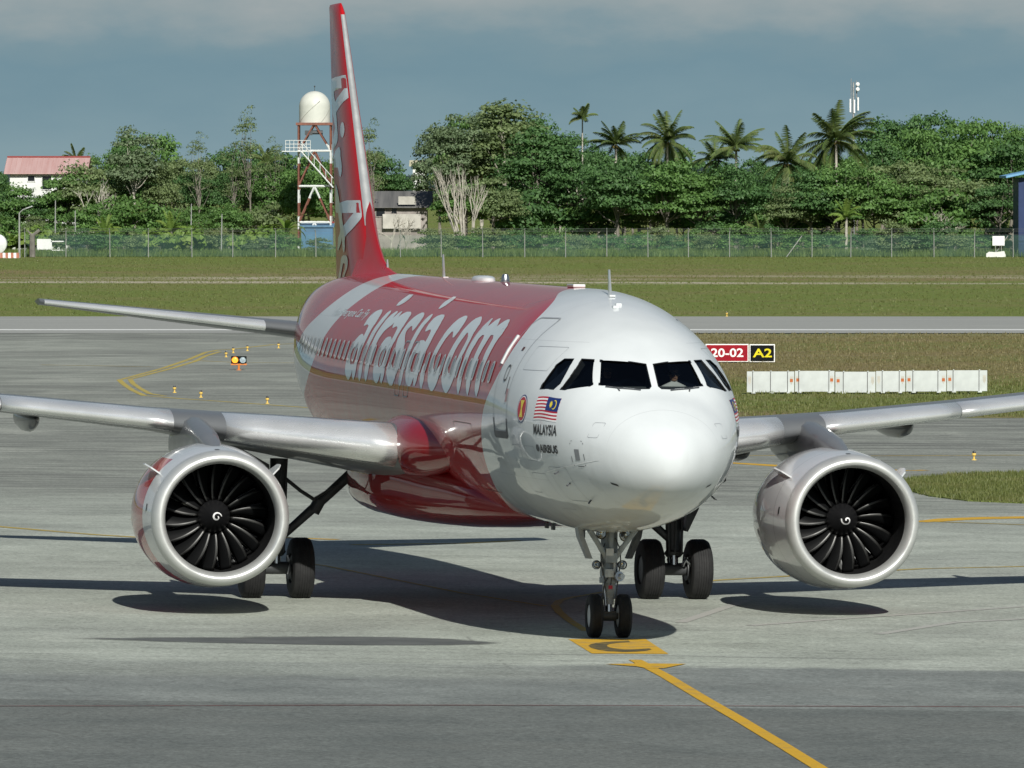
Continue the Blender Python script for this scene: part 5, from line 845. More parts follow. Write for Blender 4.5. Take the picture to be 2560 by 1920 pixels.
# ---- the two pilots behind the windscreens
SKIN = plain('skin', (.34, .19, .12), .55, var=.08); HAIR = plain('black_hair', (.01, .009, .008), .6); SHIRT = plain('white_shirt', (.6, .6, .6), .8); DARKSH = plain('dark_uniform', (.02, .022, .03), .8)
def person(x, y, z, label, shirt, cap):
    """seated figure; z is the eye line"""
    p = empty('person'); p.matrix_world = air.matrix_world @ Matrix.Translation((x, y, z)); tag(p, label, 'person', 'pilots on the flight deck')
    def ring(cx, cy, cz, rx, ry, n=16): return [(cx + rx * math.cos(a), cy + ry * math.sin(a), cz) for a in np.linspace(0, 2 * math.pi, n, endpoint=False)]
    mb = MB(); prof = [(-.52, .17, .12, .05), (-.40, .20, .12, .04), (-.28, .225, .12, .04), (-.20, .21, .10, .03), (-.165, .13, .085, .02), (-.135, .062, .062, .015), (-.10, .058, .06, .01)]
    mb.loft([ring(0, dy, h, rx, ry) for h, rx, ry, dy in prof], 0)
    mb.loft([ring(0, dy, h, rx, ry) for h, rx, ry, dy in [(-.125, .03, .04, -.02), (-.115, .05, .065, -.01), (-.08, .063, .085, .0), (-.04, .07, .095, .0), (0, .073, .098, .005), (.04, .074, .098, .008), (.08, .066, .088, .01), (.11, .045, .06, .012), (.125, .015, .02, .012)]], 1)
    mb.loft([[(q * .012, -.092 - d, h) for q in (-1, 1)] + [(q * .016, -.08, h) for q in (1, -1)] for h, d in ((.0, .0), (-.03, .02), (-.042, .024), (-.05, .004))], 1)
    for q in (-1, 1):
        mb.ball((q * .075, .005, -.01), (.012, .02, .032), 8, 1)
        mb.tube([(q * .20, .04, -.24), (q * .27, -.02, -.36), (q * .26, -.10, -.50)], [.055, .048, .042], 10, 0)
    body = mb.build('body', [shirt, SKIN], p, smooth=True)
    mb = MB(); mb.loft([ring(0, dy, h, rx, ry) for h, rx, ry, dy in [(.045, .078, .06, .045), (.06, .08, .102, .01), (.09, .075, .098, .012), (.12, .052, .07, .014), (.137, .015, .02, .014)]]); mb.build('hair', HAIR, p, smooth=True)
    mb = MB()
    for q in (-1, 1): mb.loft([[(q * .034 + .030 * math.cos(a), -.098 - d, .004 + .021 * math.sin(a)) for a in np.linspace(0, 2 * math.pi, 12, endpoint=False)] for d in (.0, .012)]); mb.tube([(q * .064, -.1, .008), (q * .076, -.02, .008)], .004, 6)
    mb.tube([(-.01, -.108, .008), (.01, -.108, .008)], .004, 6); mb.build('sunglasses', BLACK, p)
    mb = MB(); mb.loft([[(.022 * math.cos(a), -.096, -.072 + .005 * math.sin(a)) for a in np.linspace(0, 2 * math.pi, 8, endpoint=False)], [(.02 * math.cos(a), -.085, -.072 + .005 * math.sin(a)) for a in np.linspace(0, 2 * math.pi, 8, endpoint=False)]]); mb.build('mouth', plain('lips', (.2, .08, .07), .6), p)
    mb = MB(); mb.tube([(-.085, .01, .0), (-.08, .01, .08), (0, .01, .145), (.08, .01, .08), (.085, .01, .0)], .009, 8)
    for q in (-1, 1): mb.tube([(q * .072, .005, -.005), (q * .10, .005, -.005)], .032, 12)
    mb.build('headset', BLACK, p, smooth=True); return p
person(.56, 2.62, 4.535, 'pilot in dark sunglasses and headset behind the right-hand windscreen', SHIRT, False)
person(-.50, 2.95, 4.56, 'dim pilot figure sitting behind the left-hand windscreen', DARKSH, True)
mb = MB(); mb.box((0, 2.02, 4.27), (1.7, .35, .12)); mb.build('instrument_coaming', plain('coaming_black', (.03, .035, .04), .7), air, bevel=.03)

# ------------------------------------------------------------------ airfield signs, lights and barriers
ALU = plain('galvanised_steel', (.42, .43, .43), .45, .6, var=.2, scale=5); SIGNRED = plain('sign_red', (.30, .012, .022), .85, var=.1, spec=.15); SIGNBLK = plain('sign_black', (.008, .009, .010), .8, spec=.1); SIGNYEL = plain('sign_yellow', (.70, .60, .02), .7, spec=.2); SIGNWHT = plain('sign_white', (.82, .82, .80), .5, var=.05)
LAMPYEL = plain('lamp_yellow_paint', (.72, .50, .12), .5, var=.2, scale=20); LAMPTOP = plain('dark_lamp_glass', (.02, .022, .03), .2); ORANGE = plain('orange_paint', (.62, .20, .04), .6)
SGY = gp(1640, 783)[1]; SZ = float(gz(px(1600, SGY), SGY))
def sign(u0, u1, v0, v1, face, txt, tcol, label, toff=.02):
    x0, x1, z0, z1 = px(u0, SGY), px(u1, SGY), pz(v1, SGY), pz(v0, SGY); s = empty('taxiway_sign', ((x0 + x1) / 2, SGY, SZ)); w = x1 - x0; z0 -= SZ; z1 -= SZ; tag(s, label, 'sign', 'taxiway guidance signs')
    mb = MB(); mb.box((0, 0, (z0 + z1) / 2), (w, .22, z1 - z0)); mb.build('housing', SIGNWHT, s, bevel=.015)
    b = .045; mb = MB(); mb.box((0, -.115, (z0 + z1) / 2), (w - 2 * b, .02, z1 - z0 - 2 * b)); mb.build('face', face, s)
    for q in (-.35, .35): mb = MB(); mb.tube([(q * w, 0, -.03), (q * w, 0, z0 + .02)], .03, 8); mb.build('leg', ALU, s)
    V, Fs = fit_text(txt, -w * .5 + .13 * w, w * .5 - .12 * w, z0 + (z1 - z0) * .27, z0 + (z1 - z0) * .76, offset=toff); mb = MB(); mb.add([(a, -.128, b_) for a, b_ in V], Fs); mb.build('lettering', tcol, s)
sign(1524, 1617, 743, 781.5, SIGNRED, '20-02', SIGNWHT, 'red runway sign reading 20-02 in white beside the nose'); sign(1619, 1674, 743.5, 782, SIGNBLK, 'A2', SIGNYEL, 'black taxiway sign reading A2 in yellow')
BY = gp(1850, 850)[1]; BZ = float(gz(px(1870, BY), BY)); WBAR = plain('white_board', (.54, .57, .56), .6, var=.16, scale=1.2, spec=.2); LINE = plain('dark_joint', (.05, .05, .05), .6); TAGC = plain('orange_reflector', (.48, .13, .03), .5); TAGG = plain('pale_reflector', (.50, .48, .42), .5)
z8 = lambda x: (1700 + x / 2.1547) / DK
units = [(360, 617, [392, 488, 580]), (619, 834, [640, 803]), (836, 1054, [880, 1010]), (1056, 1216, [1090, 1182]), (1218, 1436, [1255, 1390]), (1438, 1657, [1472, 1612])]
words = ['first from the nose end of the row', 'second from the nose end of the row', 'third from the nose end of the row', 'fourth and shortest in the row', 'fifth in the row', 'sixth and farthest from the nose']
for k, (a, b, ln_) in enumerate(units):
    x0, x1 = px(z8(a), BY), px(z8(b), BY); yy = BY + [0, .05, -.04, .06, -.02, .03][k]; h = (112 / 2.1547) / F_PX * BY; s = empty('barrier', ((x0 + x1) / 2, yy, BZ + [0, .02, -.01, .015, .03, .045][k]), [0, .006, -.008, .01, -.004, .007][k]); w = x1 - x0; tag(s, 'white board barrier panel on grass, ' + words[k], 'barrier', 'white barriers on the grass')
    mb = MB(); mb.box((0, 0, h / 2 + .05), (w - .015, .05, h)); mb.build('board', WBAR, s, bevel=.006)
    for j in ln_:
        xj = px(z8(j), BY) - (x0 + x1) / 2; mb = MB(); mb.box((xj, -.035, h / 2 + .05), (.022, .03, h + .03)); mb.build('post', LINE, s); mb = MB(); mb.box((xj + .03, 0, .03), (.16, .34, .05)); mb.build('foot', WBAR, s); mb = MB(); mb.box((xj + .02, -.03, h + .065), (.05, .05, .04)); mb.build('cap', WBAR, s)
    for q in (-1, 1):
        mb = MB(); c = q * (w / 2 - .12); mb.add([(c - .06, -.03, h * .55), (c + .06, -.03, h * .55), (c + .06, -.03, h * .70), (c - .06, -.03, h * .70)], [(0, 1, 2, 3)]); mb.build('reflector', TAGC if (k + (q > 0)) % 3 else TAGG, s)
        mb = MB(); mb.add([(c - .05, -.031, h * .55), (c + .05, -.031, h * .55), (c, -.031, h * .42)], [(0, 1, 2)]); mb.build('chevron', TAGG, s)
        mb = MB(); mb.add([(c - .06, -.031, h * .71), (c + .06, -.031, h * .71), (c + .06, -.031, h * .82), (c - .06, -.031, h * .82)], [(0, 1, 2, 3)]); mb.build('label_plate', TAGG, s)
def edge_light(p, label, first=[None]):
    if first[0] is None:
        e = empty('edge_light', p)
        mb = MB(); mb.lathe([(.02, 0), (.10, 0), (.10, .02), (.055, .035), (.035, .06), (.035, .15), (.07, .17), (.085, .19), (.085, .26), (.06, .27)], (0, 0, 0), (0, 0, 1), 14); mb.build('body', LAMPYEL, e, smooth=True, angle=35)
        mb = MB(); mb.lathe([(.06, .265), (.065, .30), (.05, .335), (.02, .35), (.001, .352)], (0, 0, 0), (0, 0, 1), 12); mb.build('lens', LAMPTOP, e, smooth=True); first[0] = e
    else: e = copy_tree(first[0]); e.location = p
    e.scale = (.82, .82, .82); tag(e, label, 'light', 'yellow taxiway edge lights'); return e
for q, lb in (((1270, 762), 'inside the yellow bend, leftmost of the near three'), ((1462, 797), 'middle of the near three below the guard light'), ((1945, 842), 'nearest the fuselage below the guard light'), ((2027, 438), 'just under the tailplane root'), ((1800, 458), 'behind the guard light to its right'), ((1697, 473), 'behind the guard light to its left'), ((1645, 503), 'standing left of the guard light')): edge_light(gp(*z6(*q)), 'small yellow taxiway edge light ' + lb)
edge_light(gp(2104, 994), 'small yellow taxiway edge light right of the far engine'); edge_light(gp(1570, 683.5), 'small yellow light on the far runway edge above the cockpit')
g0 = gp(*z6(1738, 598)); gl = empty('guard_light', g0); tag(gl, 'black twin-lamp runway guard light with one amber lamp lit', 'signal light'); k_ = g0[1] / F_PX / 2.9105
mb = MB(); mb.tube([(0, 0, 0), (0, 0, 40 * k_)], .05, 10); mb.lathe([(.12, 0), (.12, .02), (.05, .03)], (0, 0, 0), (0, 0, 1), 12); mb.box((0, 0, 43 * k_), (116 * k_, .10, 11 * k_)); mb.build('stand', ORANGE, gl)
mb = MB(); mb.box((0, 0, 76 * k_), (112 * k_, .16, 53 * k_)); mb.build('housing', SIGNBLK, gl, bevel=.02)
def emis(name, col, st):
    m = Mat(name); m.set(Base_Color=col, Roughness=.3, Emission_Color=col, Emission_Strength=st); n = m.noise(12, 2); m.put(m.b.inputs['Roughness'], m.rng(n, .3, .7, .2, .4)); return m.m
for q, mt in ((-27, emis('lit_amber_lamp', (1., .40, .04), .55)), (30, plain('unlit_lamp', (.35, .42, .45), .15, var=.2, scale=15))):
    mb = MB(); mb.lathe([(.001, -.025), (21 * k_ * .7, -.018), (21 * k_, 0), (21 * k_ * 1.1, .0), (21 * k_ * 1.1, -.05)], (q * k_, -.085, 76 * k_), (0, 1, 0), 20); mb.build('lamp', mt, gl, smooth=True)

# ------------------------------------------------------------------ perimeter fence
FY = 716.0; POST = plain('concrete_post', (.30, .31, .29), .8, var=.15)
def mesh_mat():
    m = Mat('green_chain_link'); m.set(Base_Color=m.mix(m.noise(.3, 3), (.070, .165, .135), (.105, .215, .180)), Roughness=.6)
    tr = m.node('ShaderNodeBsdfTransparent'); mx_ = m.node('ShaderNodeMixShader'); m.put(mx_.inputs[0], m.rng(m.noise(.25, 4), .3, .7, .13, .26)); m.nt.links.new(tr.outputs[0], mx_.inputs[1]); m.nt.links.new(m.b.outputs[0], mx_.inputs[2]); m.nt.links.new(mx_.outputs[0], m.nt.nodes['Material Output'].inputs[0]); return m.m
FMESH = mesh_mat()
posts = [62, 165, 275, 371, 480, 582, 689, 790, 896, 1001, 1103, 1207, 1312, 1414, 1517, 1620, 1721, 1824, 1928, 2030, 2127, 2229, 2335, 2436, 2533, 2640, 2744, 2850]
fence = empty('perimeter_fence', (0, FY, 0)); tag(fence, 'green chain-link perimeter fence with pale bent-top posts before the trees', 'fence')
pxs = [(u - 1280) / F_PX * FY for u in posts]
pm = None
for i, x in enumerate(pxs):
    if pm is None:
        mb = MB(); mb.tube([(0, 0, -.2), (0, 0, 2.45), (.0, -.10, 2.68), (-.02, -.34, 2.95)], .045, 8); pm = mb.build('post', POST, fence, smooth=True); pm.location = (x, 0, 0)
    else: c = pm.copy(); COL.objects.link(c); c.parent = fence; c.location = (x, 0, 0); c.rotation_euler = (0, RNG.normal() * .008, RNG.normal() * .1); c.scale = (1, 1, 1 + RNG.normal() * .015)
for a, b in zip(pxs[:-1], pxs[1:]):
    mb = MB(); n = 6; P = [(a + (b - a) * i / n, .06 + .02 * math.sin(i * 1.3), z - (.05 * math.sin(math.pi * i / n) if z > 1 else 0)) for z in (.04, 2.28) for i in range(n + 1)]
    mb.add(P, [(i, i + 1, n + 2 + i, n + 1 + i) for i in range(n)]); mb.build('mesh_panel', FMESH, fence, smooth=True)
WIRE = plain('barbed_wire', (.10, .11, .11), .6)
for dy, z in ((0, 2.35), (-.10, 2.62), (-.22, 2.78), (-.33, 2.92)):
    mb = MB(); mb.tube([(x_, dy, z + RNG.normal() * .01) for x_ in pxs], .012, 4); mb.build('wire', WIRE, fence)
for u in (2005, 2520): mb = MB(); x = (u - 1280) / F_PX * FY; mb.tube([(x - 1.6, 0, 0), (x, 0, 2.2)], .05, 8); mb.build('strut', POST, fence)

# ------------------------------------------------------------------ buildings, tower and mast
TWHITE = plain('tower_white_paint', (.66, .68, .66), .5, var=.1); TRED = plain('tower_red_oxide', (.20, .080, .055), .6, var=.25); RADOME = plain('radome_cream', (.60, .61, .55), .5, var=.05, scale=1.5)
TY = 738.0; tx = lambda u: px(u, TY); tz = lambda v: pz(v, TY)
tw = empty('radar_tower', (tx(680), TY, 0)); tag(tw, 'red and white steel radar tower with cream radome dome beside the tail fin', 'tower'); ox = tx(680); H0 = tz(268)
lx0, lx1 = tx(646) - ox, tx(715) - ox; LX = (lx0, lx1); LYs = (-1.6, 1.6)
def banded(p, q, r, parent, name, bands):
    p, q = Vector(p), Vector(q); mb = MB(); n = len(bands)
    for i, c in enumerate(bands): mb.tube([p.lerp(q, i / n), p.lerp(q, (i + 1) / n)], r, 6, c)
    return mb.build(name, [TWHITE, TRED], parent)
zl = [0, tz(480), tz(402), tz(326), H0]
for x in LX:
    for y in LYs: banded((x, y, -.1), (x, y, H0), .11, tw, 'leg', [0, 1, 0, 1, 0, 1, 1, 0, 1, 1])
for z in zl[1:4]:
    for y in LYs: mb = MB(); mb.tube([(LX[0], y, z), (LX[1], y, z)], .12, 6); mb.build('girt', TWHITE, tw)
    for x in LX: mb = MB(); mb.tube([(x, LYs[0], z), (x, LYs[1], z)], .12, 6); mb.build('girt', TWHITE, tw)
for a, b, bd in ((zl[0], zl[1], [0, 0]), (zl[1], zl[2], [1, 1, 0]), (zl[2], zl[3], [1, 1]), (zl[3], zl[4], [0, 1, 1, 1])):
    for y in LYs:
        for x in LX: banded((x, y, a), (0, y, b), .10, tw, 'brace', bd)
    for x in LX:
        for y in LYs: banded((x, y, a), (x, 0, b), .08, tw, 'brace', bd)
mb = MB(); mb.box((0, 0, H0), (LX[1] - LX[0] + .5, 3.7, .28)); mb.build('top_frame', TRED, tw)
rr = (tx(712) - tx(645)) / 2; RT = tz(197); cyl = RT - H0 - rr
mb = MB(); mb.lathe([(rr, .12), (rr, cyl)] + [(rr * math.cos(a), cyl + rr * math.sin(a)) for a in np.linspace(.12, math.pi / 2 - .01, 12)], (0, 0, H0), (0, 0, 1), 40); mb.build('radome', RADOME, tw, smooth=True)
mb = MB(); P_ = [((rr + .02) * math.cos(a), (rr + .02) * math.sin(a), H0 + .2 + (cyl + .6 - .2) * t) for t, a in zip(np.linspace(0, 1, 12), np.linspace(-2.7, -1.2, 12))]; mb.tube(P_, .022, 5); P_ = [((rr + .02) * math.cos(a), (rr + .02) * math.sin(a), H0 + .2 + (cyl * .8) * t) for t, a in zip(np.linspace(0, 1, 9), np.linspace(-1.1, -.3, 9))]; mb.tube(P_, .022, 5); mb.build('cable', plain('grey_cable', (.30, .30, .27), .6), tw)
mb = MB(); mb.tube([(0, 0, RT), (0, 0, RT + .55)], .025, 6); mb.ball((0, 0, RT + .5), .09, 8); mb.build('lightning_rod', LINE, tw)
zp = tz(327); mb = MB(); mb.box((-1.2 + (lx0 + .4) * .5, -1.9, zp), (3.2, 1.3, .10)); mb.build('platform', TWHITE, tw)
mb = MB()
for q in np.linspace(lx0 - 1.35, lx0 + 1.3, 7): mb.tube([(q, -2.5, zp), (q, -2.5, zp + 1.15)], .035, 6)
for z in (.38, .76, 1.15): mb.tube([(lx0 - 1.35, -2.5, zp + z), (lx0 + 1.3, -2.5, zp + z)], .035, 6); mb.tube([(lx0 - 1.35, -2.5, zp + z), (lx0 - 1.35, -1.3, zp + z)], .035, 6)
mb.build('railing', TWHITE, tw)
mb = MB()
for q in (-2.55, -1.85):
    mb.tube([(lx0 + .3, q, zp), (lx1 + .3, q, tz(405))], .07, 6); mb.tube([(lx0 + .3, q, zp + 1.0), (lx1 + .3, q, tz(405) + 1.0)], .035, 6)
    for t in np.linspace(.05, .95, 6): a = Vector((lx0 + .3, q, zp)).lerp(Vector((lx1 + .3, q, tz(405))), t); mb.tube([a, a + Vector((0, 0, 1.0))], .025, 5)
for t in np.linspace(.03, .97, 18): a = Vector((lx0 + .3, -2.2, zp)).lerp(Vector((lx1 + .3, -2.2, tz(405))), t); mb.box(tuple(a), (.22, .7, .04))
mb.build('stair', TWHITE, tw)
mb = MB(); mb.tube([(-.2, -1.3, H0 - .9), (.9, -1.3, H0 - .9)], .22, 10); mb.box((-.6, -1.4, H0 - .95), (.8, .5, .5)); mb.build('feed_unit', plain('dark_machinery', (.06, .065, .07), .5), tw)
def house(name, label, u0, u1, vb, ve, vr, Y, depth, wallm, roofm, cat, ridge='along', windows=(), over=.6, rib=True):
    x0, x1 = px(u0, Y), px(u1, Y); zb, ze, zr = pz(vb, Y), pz(ve, Y), pz(vr, Y); w = x1 - x0; h = empty(name, ((x0 + x1) / 2, Y, 0)); tag(h, label, cat)
    mb = MB(); mb.box((0, depth / 2, ze / 2), (w - 2 * over, depth, ze)); mb.build('wall', wallm, h)
    mb = MB(); t = .10; mb.loft([[(x, -over, ze), (x, depth / 2, zr), (x, depth + over, ze), (x, depth + over, ze - t), (x, depth / 2, zr - t), (x, -over, ze - t)] for x in (-w / 2, w / 2)]); rf = mb.build('roof', roofm, h)
    if rib:
        n = int(w / .55); rb = None; d = Vector((0, depth / 2 + over, zr - ze)); 
        for i in range(n + 1):
            x = -w / 2 + w * i / n
            if rb is None: mb = MB(); mb.tube([(0, -over, ze + .01), (0, depth / 2, zr + .01)], .035, 4); rb = mb.build('roof_rib', roofm, rf); rb.location = (x, 0, 0)
            else: c = rb.copy(); COL.objects.link(c); c.parent = rf; c.location = (x, 0, 0)
        mb = MB(); mb.tube([(-w / 2, depth / 2, zr + .03), (w / 2, depth / 2, zr + .03)], .14, 6); mb.build('ridge_cap', plain('ridge_red', (.24, .05, .045), .6), rf)
    for (a, b, c, d_) in windows:
        wx0, wx1, wz0, wz1 = px(a, Y) - (x0 + x1) / 2, px(b, Y) - (x0 + x1) / 2, pz(d_, Y), pz(c, Y); mb = MB(); mb.box(((wx0 + wx1) / 2, -.0, (wz0 + wz1) / 2), (wx1 - wx0, .08, wz1 - wz0)); wd = mb.build('window', plain('dark_pane', (.015, .017, .022), .15), h); mb = MB()
        for q in (wx0, wx1): mb.box((q, -.05, (wz0 + wz1) / 2), (.08, .06, wz1 - wz0 + .16))
        for q in (wz0, wz1): mb.box(((wx0 + wx1) / 2, -.05, q), (wx1 - wx0, .06, .08))
        mb.build('frame', wallm, wd)
    return h
def roof_mat(name, col, fade):
    m = Mat(name); s = m.noise(1.0, 5, stretch=(1.6, .15, .15)); m.set(Base_Color=m.mix(m.rng(s, .3, .7), col, fade), Roughness=.7); return m.m
WWALL = plain('white_render', (.72, .73, .70), .8, var=.12, scale=.6)
house('farmhouse', 'white house with faded pink corrugated roof among the left trees', 10, 190, 440, 374, 340, 768, 9, WWALL, roof_mat('faded_pink_roof', (.46, .27, .25), (.55, .38, .36)), 'house', windows=((60, 76, 379, 392), (91, 112, 380, 410)))
OLDW = plain('weathered_planks', (.30, .27, .25), .9, var=.3, scale=.8); OLDR = roof_mat('grey_shingle_roof', (.085, .085, .085), (.16, .155, .15))
sh = house('wooden_shed', 'old grey timber shed with sagging dark roof right of the fin', 778, 934, 490, 447, 413, 762, 8, OLDW, OLDR, 'shed', windows=((812, 832, 447, 468), (845, 858, 449, 462)), rib=False)
mb = MB(); mb.box((px(868, 762) - px(856, 762), -.5, pz(470, 762) - .4), (4.2, .2, 1.6)); mb.box((1.2, -.62, pz(433, 762)), (1.9, .1, .9)); mb.build('boarding', plain('pale_boards', (.46, .44, .40), .85, var=.25, scale=.7), sh)
house('equipment_shed', 'blue corrugated equipment shed under the radar tower', 648, 722, 545, 489, 482, 736.0, 2.4, plain('blue_sheet_metal', (.07, .17, .28), .55, var=.2, scale=.5), plain('blue_roof_sheet', (.10, .20, .30), .5), 'shed', over=.15)
house('far_house', 'distant house roof, pale yellow, peeping over trees right of the fin', 884, 926, 372, 358, 346, 1150, 8, WWALL, roof_mat('pale_yellow_roof', (.50, .46, .30), (.60, .57, .42)), 'house', rib=False)
HY = 717.5; hx = px(2200, HY); hg = empty('hangar', (hx, HY, 0)); tag(hg, 'dark blue building with pale blue eaves cut off by the right edge', 'building')
BLUEW = plain('dark_blue_cladding', (.012, .030, .105), .5, var=.2, scale=.7)
mb = MB(); hh = pz(384, HY); mb.box((20, 4, hh / 2), (40, 8, hh)); mb.build('wall', BLUEW, hg)
mb = MB(); e0 = pz(383, HY); mb.loft([[(x, -1.2, z), (x, 9, z), (x, 9, z - .22), (x, -1.2, z - .22)] for x, z in ((px(2171, HY) - hx, e0 + .15), (20, e0 + 4.6), (41, e0 + .1))]); mb.build('roof', plain('pale_blue_roof', (.16, .36, .58), .5), hg)
for i in range(9): mb = MB(); mb.box((.02 + i * 2.2, -.03, hh / 2), (.06, .06, hh - .1)); mb.build('cladding_rib', BLUEW, hg)
MY = 830.0; mt_ = empty('phone_mast', (px(1843, MY), MY, 0)); tag(mt_, 'slender grey telecom mast with white antennas above the palms', 'mast'); H1 = pz(178, MY)
mb = MB(); mb.tube([(0, 0, 0), (0, 0, H1)], [.20, .11], 10); mb.build('pole', ALU, mt_, smooth=True)
mb = MB(); mb.tube([(-.28, 0, H1 - 3.8), (-.28, 0, pz(170, MY))], .05, 6); mb.tube([(.35, 0, H1 - 1.9), (.35, 0, H1 + .2)], .05, 6); mb.tube([(.42, .1, H1 - 5.5), (.42, .1, H1 - 1.0)], .035, 6); mb.build('antenna_pipe', ALU, mt_)
for x, z in ((-.38, H1 - 2.8), (.55, H1 - 2.6), (.1, H1 - 2.9)): mb = MB(); mb.box((x, -.2, z), (.19, .16, 1.6)); mb.build('panel_antenna', SIGNWHT, mt_, bevel=.03)
for z in (H1 - .25, H1 - .85): mb = MB(); mb.lathe([(.02, .2), (.2, .16), (.26, .06), (.26, 0), (.22, -.03), (.02, -.05)], (.48, -.3, z), (.4, -1, 0), 14); mb.build('dish_antenna', SIGNWHT, mt_, smooth=True)
# odds and ends along the fence
LPY = 708.0; lp = empty('lamp_post', (px(42, LPY), LPY, 0)); tag(lp, 'pale street lamp post with slanting arm at the far left', 'lamp post'); mb = MB(); mb.tube([(0, 0, 0), (0, 0, pz(460, LPY)), (.35, 0, pz(453, LPY)), (.9, 0, pz(449, LPY))], [.12, .07, .06, .05], 8); mb.build('pole', POST, lp, smooth=True); mb = MB(); mb.box((1.0, 0, pz(448, LPY)), (.75, .22, .12), R=Matrix.Rotation(-.32, 3, 'Y')); mb.build('lamp_head', ALU, lp, bevel=.03)
tk = empty('water_tank', (px(-6, 712), 712, 0)); tag(tk, 'round white tank half cut by the left edge', 'tank'); mb = MB(); mb.lathe([(.02, -.02), (.85, 0), (1.02, .1), (1.02, 1.3), (.85, 1.42), (.02, 1.45)], (0, -.7, pz(527, 712)), (0, 1, 0), 32); mb.build('shell', TWHITE, tk, smooth=True); mb = MB(); mb.box((0, 0, .25), (1.5, 1.3, .5)); mb.build('cradle', POST, tk)
bb = empty('barrier_block', (px(18, 706), 706, 0)); tag(bb, 'low red and white striped block at the far left fence end', 'barrier'); mb = MB(); n = 8; w0 = px(37, 706) - px(-10, 706)
for i in range(n): mb.box((-w0 / 2 + w0 * (i + .5) / n, 0, .27), (w0 / n * .98, .5, .54), i % 2)
mb.build('block', [SIGNWHT, plain('block_red', (.42, .16, .10), .7)], bb)
gpst = empty('gate_post', (px(70, 714), 714, 0)); tag(gpst, 'thick weathered gate post with forked top by the fence end', 'post'); mb = MB(); mb.tube([(0, 0, 0), (0, 0, 2.3)], [.32, .28], 8); mb.tube([(0, 0, 2.2), (-.6, 0, 2.85)], [.14, .06], 6); mb.tube([(0, 0, 2.2), (.75, 0, 2.8)], [.2, .16], 6); mb.build('trunk', plain('grey_timber', (.16, .15, .13), .9, var=.3, scale=2), gpst)
tb = empty('white_frame', (px(113, 722), 722, 0)); tag(tb, 'white pallet and open frame behind the fence at left', 'frame'); mb = MB(); a, b = px(80, 722) - px(113, 722), px(150, 722) - px(113, 722); m_ = px(110, 722) - px(113, 722); mb.box(((a + m_) / 2, 0, 1.25), (m_ - a, .08, 1.1)); mb.build('board', SIGNWHT, tb); mb = MB()
for q in (m_ + .05, b): mb.box((q, 0, 1.1), (.12, .1, 1.1))
for z in (.62, 1.55): mb.box(((m_ + b) / 2, 0, z), (b - m_, .1, .12))
mb.build('rail', SIGNWHT, tb)
ws = empty('notice_board', (px(2151, 719.5), 715.6, 0)); tag(ws, 'blank white notice board on the fence at right', 'board'); mb = MB(); mb.box((0, -.05, pz(520, 715.6)), (1.25, .06, .98)); mb.build('board', SIGNWHT, ws); mb = MB(); mb.tube([(-.3, .02, 0), (-.3, .02, pz(512, 715))], .04, 6); mb.tube([(.3, .02, 0), (.3, .02, pz(512, 715))], .04, 6); mb.build('leg', POST, ws)
db = MB(); x0, x1 = px(2130, 715.), px(2172, 715.); db.loft([[(x, 714.8, 0), (x, 714.7, h), (x, 714.95, h), (x, 715., 0)] for x, h in ((x0, .35), (x0 + .3, .55), ((x0 + x1) / 2, .5), (x1 - .15, .62), (x1, .2))]); o = db.build('discarded_sheet', SIGNWHT); tag(o, 'crumpled white sheet lying at the fence foot at right', 'debris')
for u, v0, v1, Y in ((163, 455, 498, 725), (119, 433, 470, 730), (478, 462, 520, 724), (412, 440, 505, 726)):
    mb = MB(); x = px(u, Y); mb.tube([(0, 0, 0), (RNG.normal() * .1, 0, pz(v0, Y))], [.08, .05], 6); o = mb.build('bare_pole', POST); o.location = (x, Y, 0); tag(o, {163: 'thin bare pole standing right of the lamp post', 119: 'short pale pole below the pink-roofed house', 478: 'thin straight pole behind the fence mid-left', 412: 'leaning pale pole behind the fence left of centre'}[u], 'pole', 'bare poles behind the fence')

# ------------------------------------------------------------------ vegetation
def leaf_mat(name, lo, hi, trans=.34, tip=None):
    m = Mat(name); g = m.node('ShaderNodeNewGeometry'); oi = m.node('ShaderNodeObjectInfo'); rnd = g.outputs['Random Per Island']
    col = m.mix(rnd, lo, hi); col = m.mix(m.math('MULTIPLY', m.math('SUBTRACT', oi.outputs['Random'], .5), .55, clamp=True), col, tuple(c * .7 for c in hi)); n = m.noise(.5, 3)
    col = m.mix(m.rng(n, .45, .7, 0, .4), col, tip or tuple(min(1, c * 1.5) for c in hi))
    m.set(Base_Color=col, Roughness=.55); m.b.inputs['Specular IOR Level'].default_value = .35
    tl = m.node('ShaderNodeBsdfTranslucent'); m.put(tl.inputs[0], m.mix(.5, col, (hi[0] * 1.4, hi[1] * 1.5, hi[2] * .7))); mx_ = m.node('ShaderNodeMixShader'); mx_.inputs[0].default_value = trans
    m.nt.links.new(m.b.outputs[0], mx_.inputs[1]); m.nt.links.new(tl.outputs[0], mx_.inputs[2]); m.nt.links.new(mx_.outputs[0], m.nt.nodes['Material Output'].inputs[0]); return m.m
LEAF = {'dark': leaf_mat('dark_green_leaves', (0.044, 0.105, 0.036), (0.113, 0.220, 0.072)), 'mid': leaf_mat('mid_green_leaves', (0.064, 0.138, 0.038), (0.160, 0.288, 0.079)), 'olive': leaf_mat('olive_leaves', (0.102, 0.151, 0.061), (0.224, 0.288, 0.125)), 'bright': leaf_mat('bright_green_leaves', (.100, .180, .032), (.205, .315, .065), tip=(.33, .38, .09)), 'pale': leaf_mat('grey_green_leaves', (0.092, 0.143, 0.072), (0.198, 0.262, 0.143)), 'palm': leaf_mat('palm_fronds', (0.060, 0.106, 0.034), (0.152, 0.202, 0.071), tip=(.25, .24, .10))}
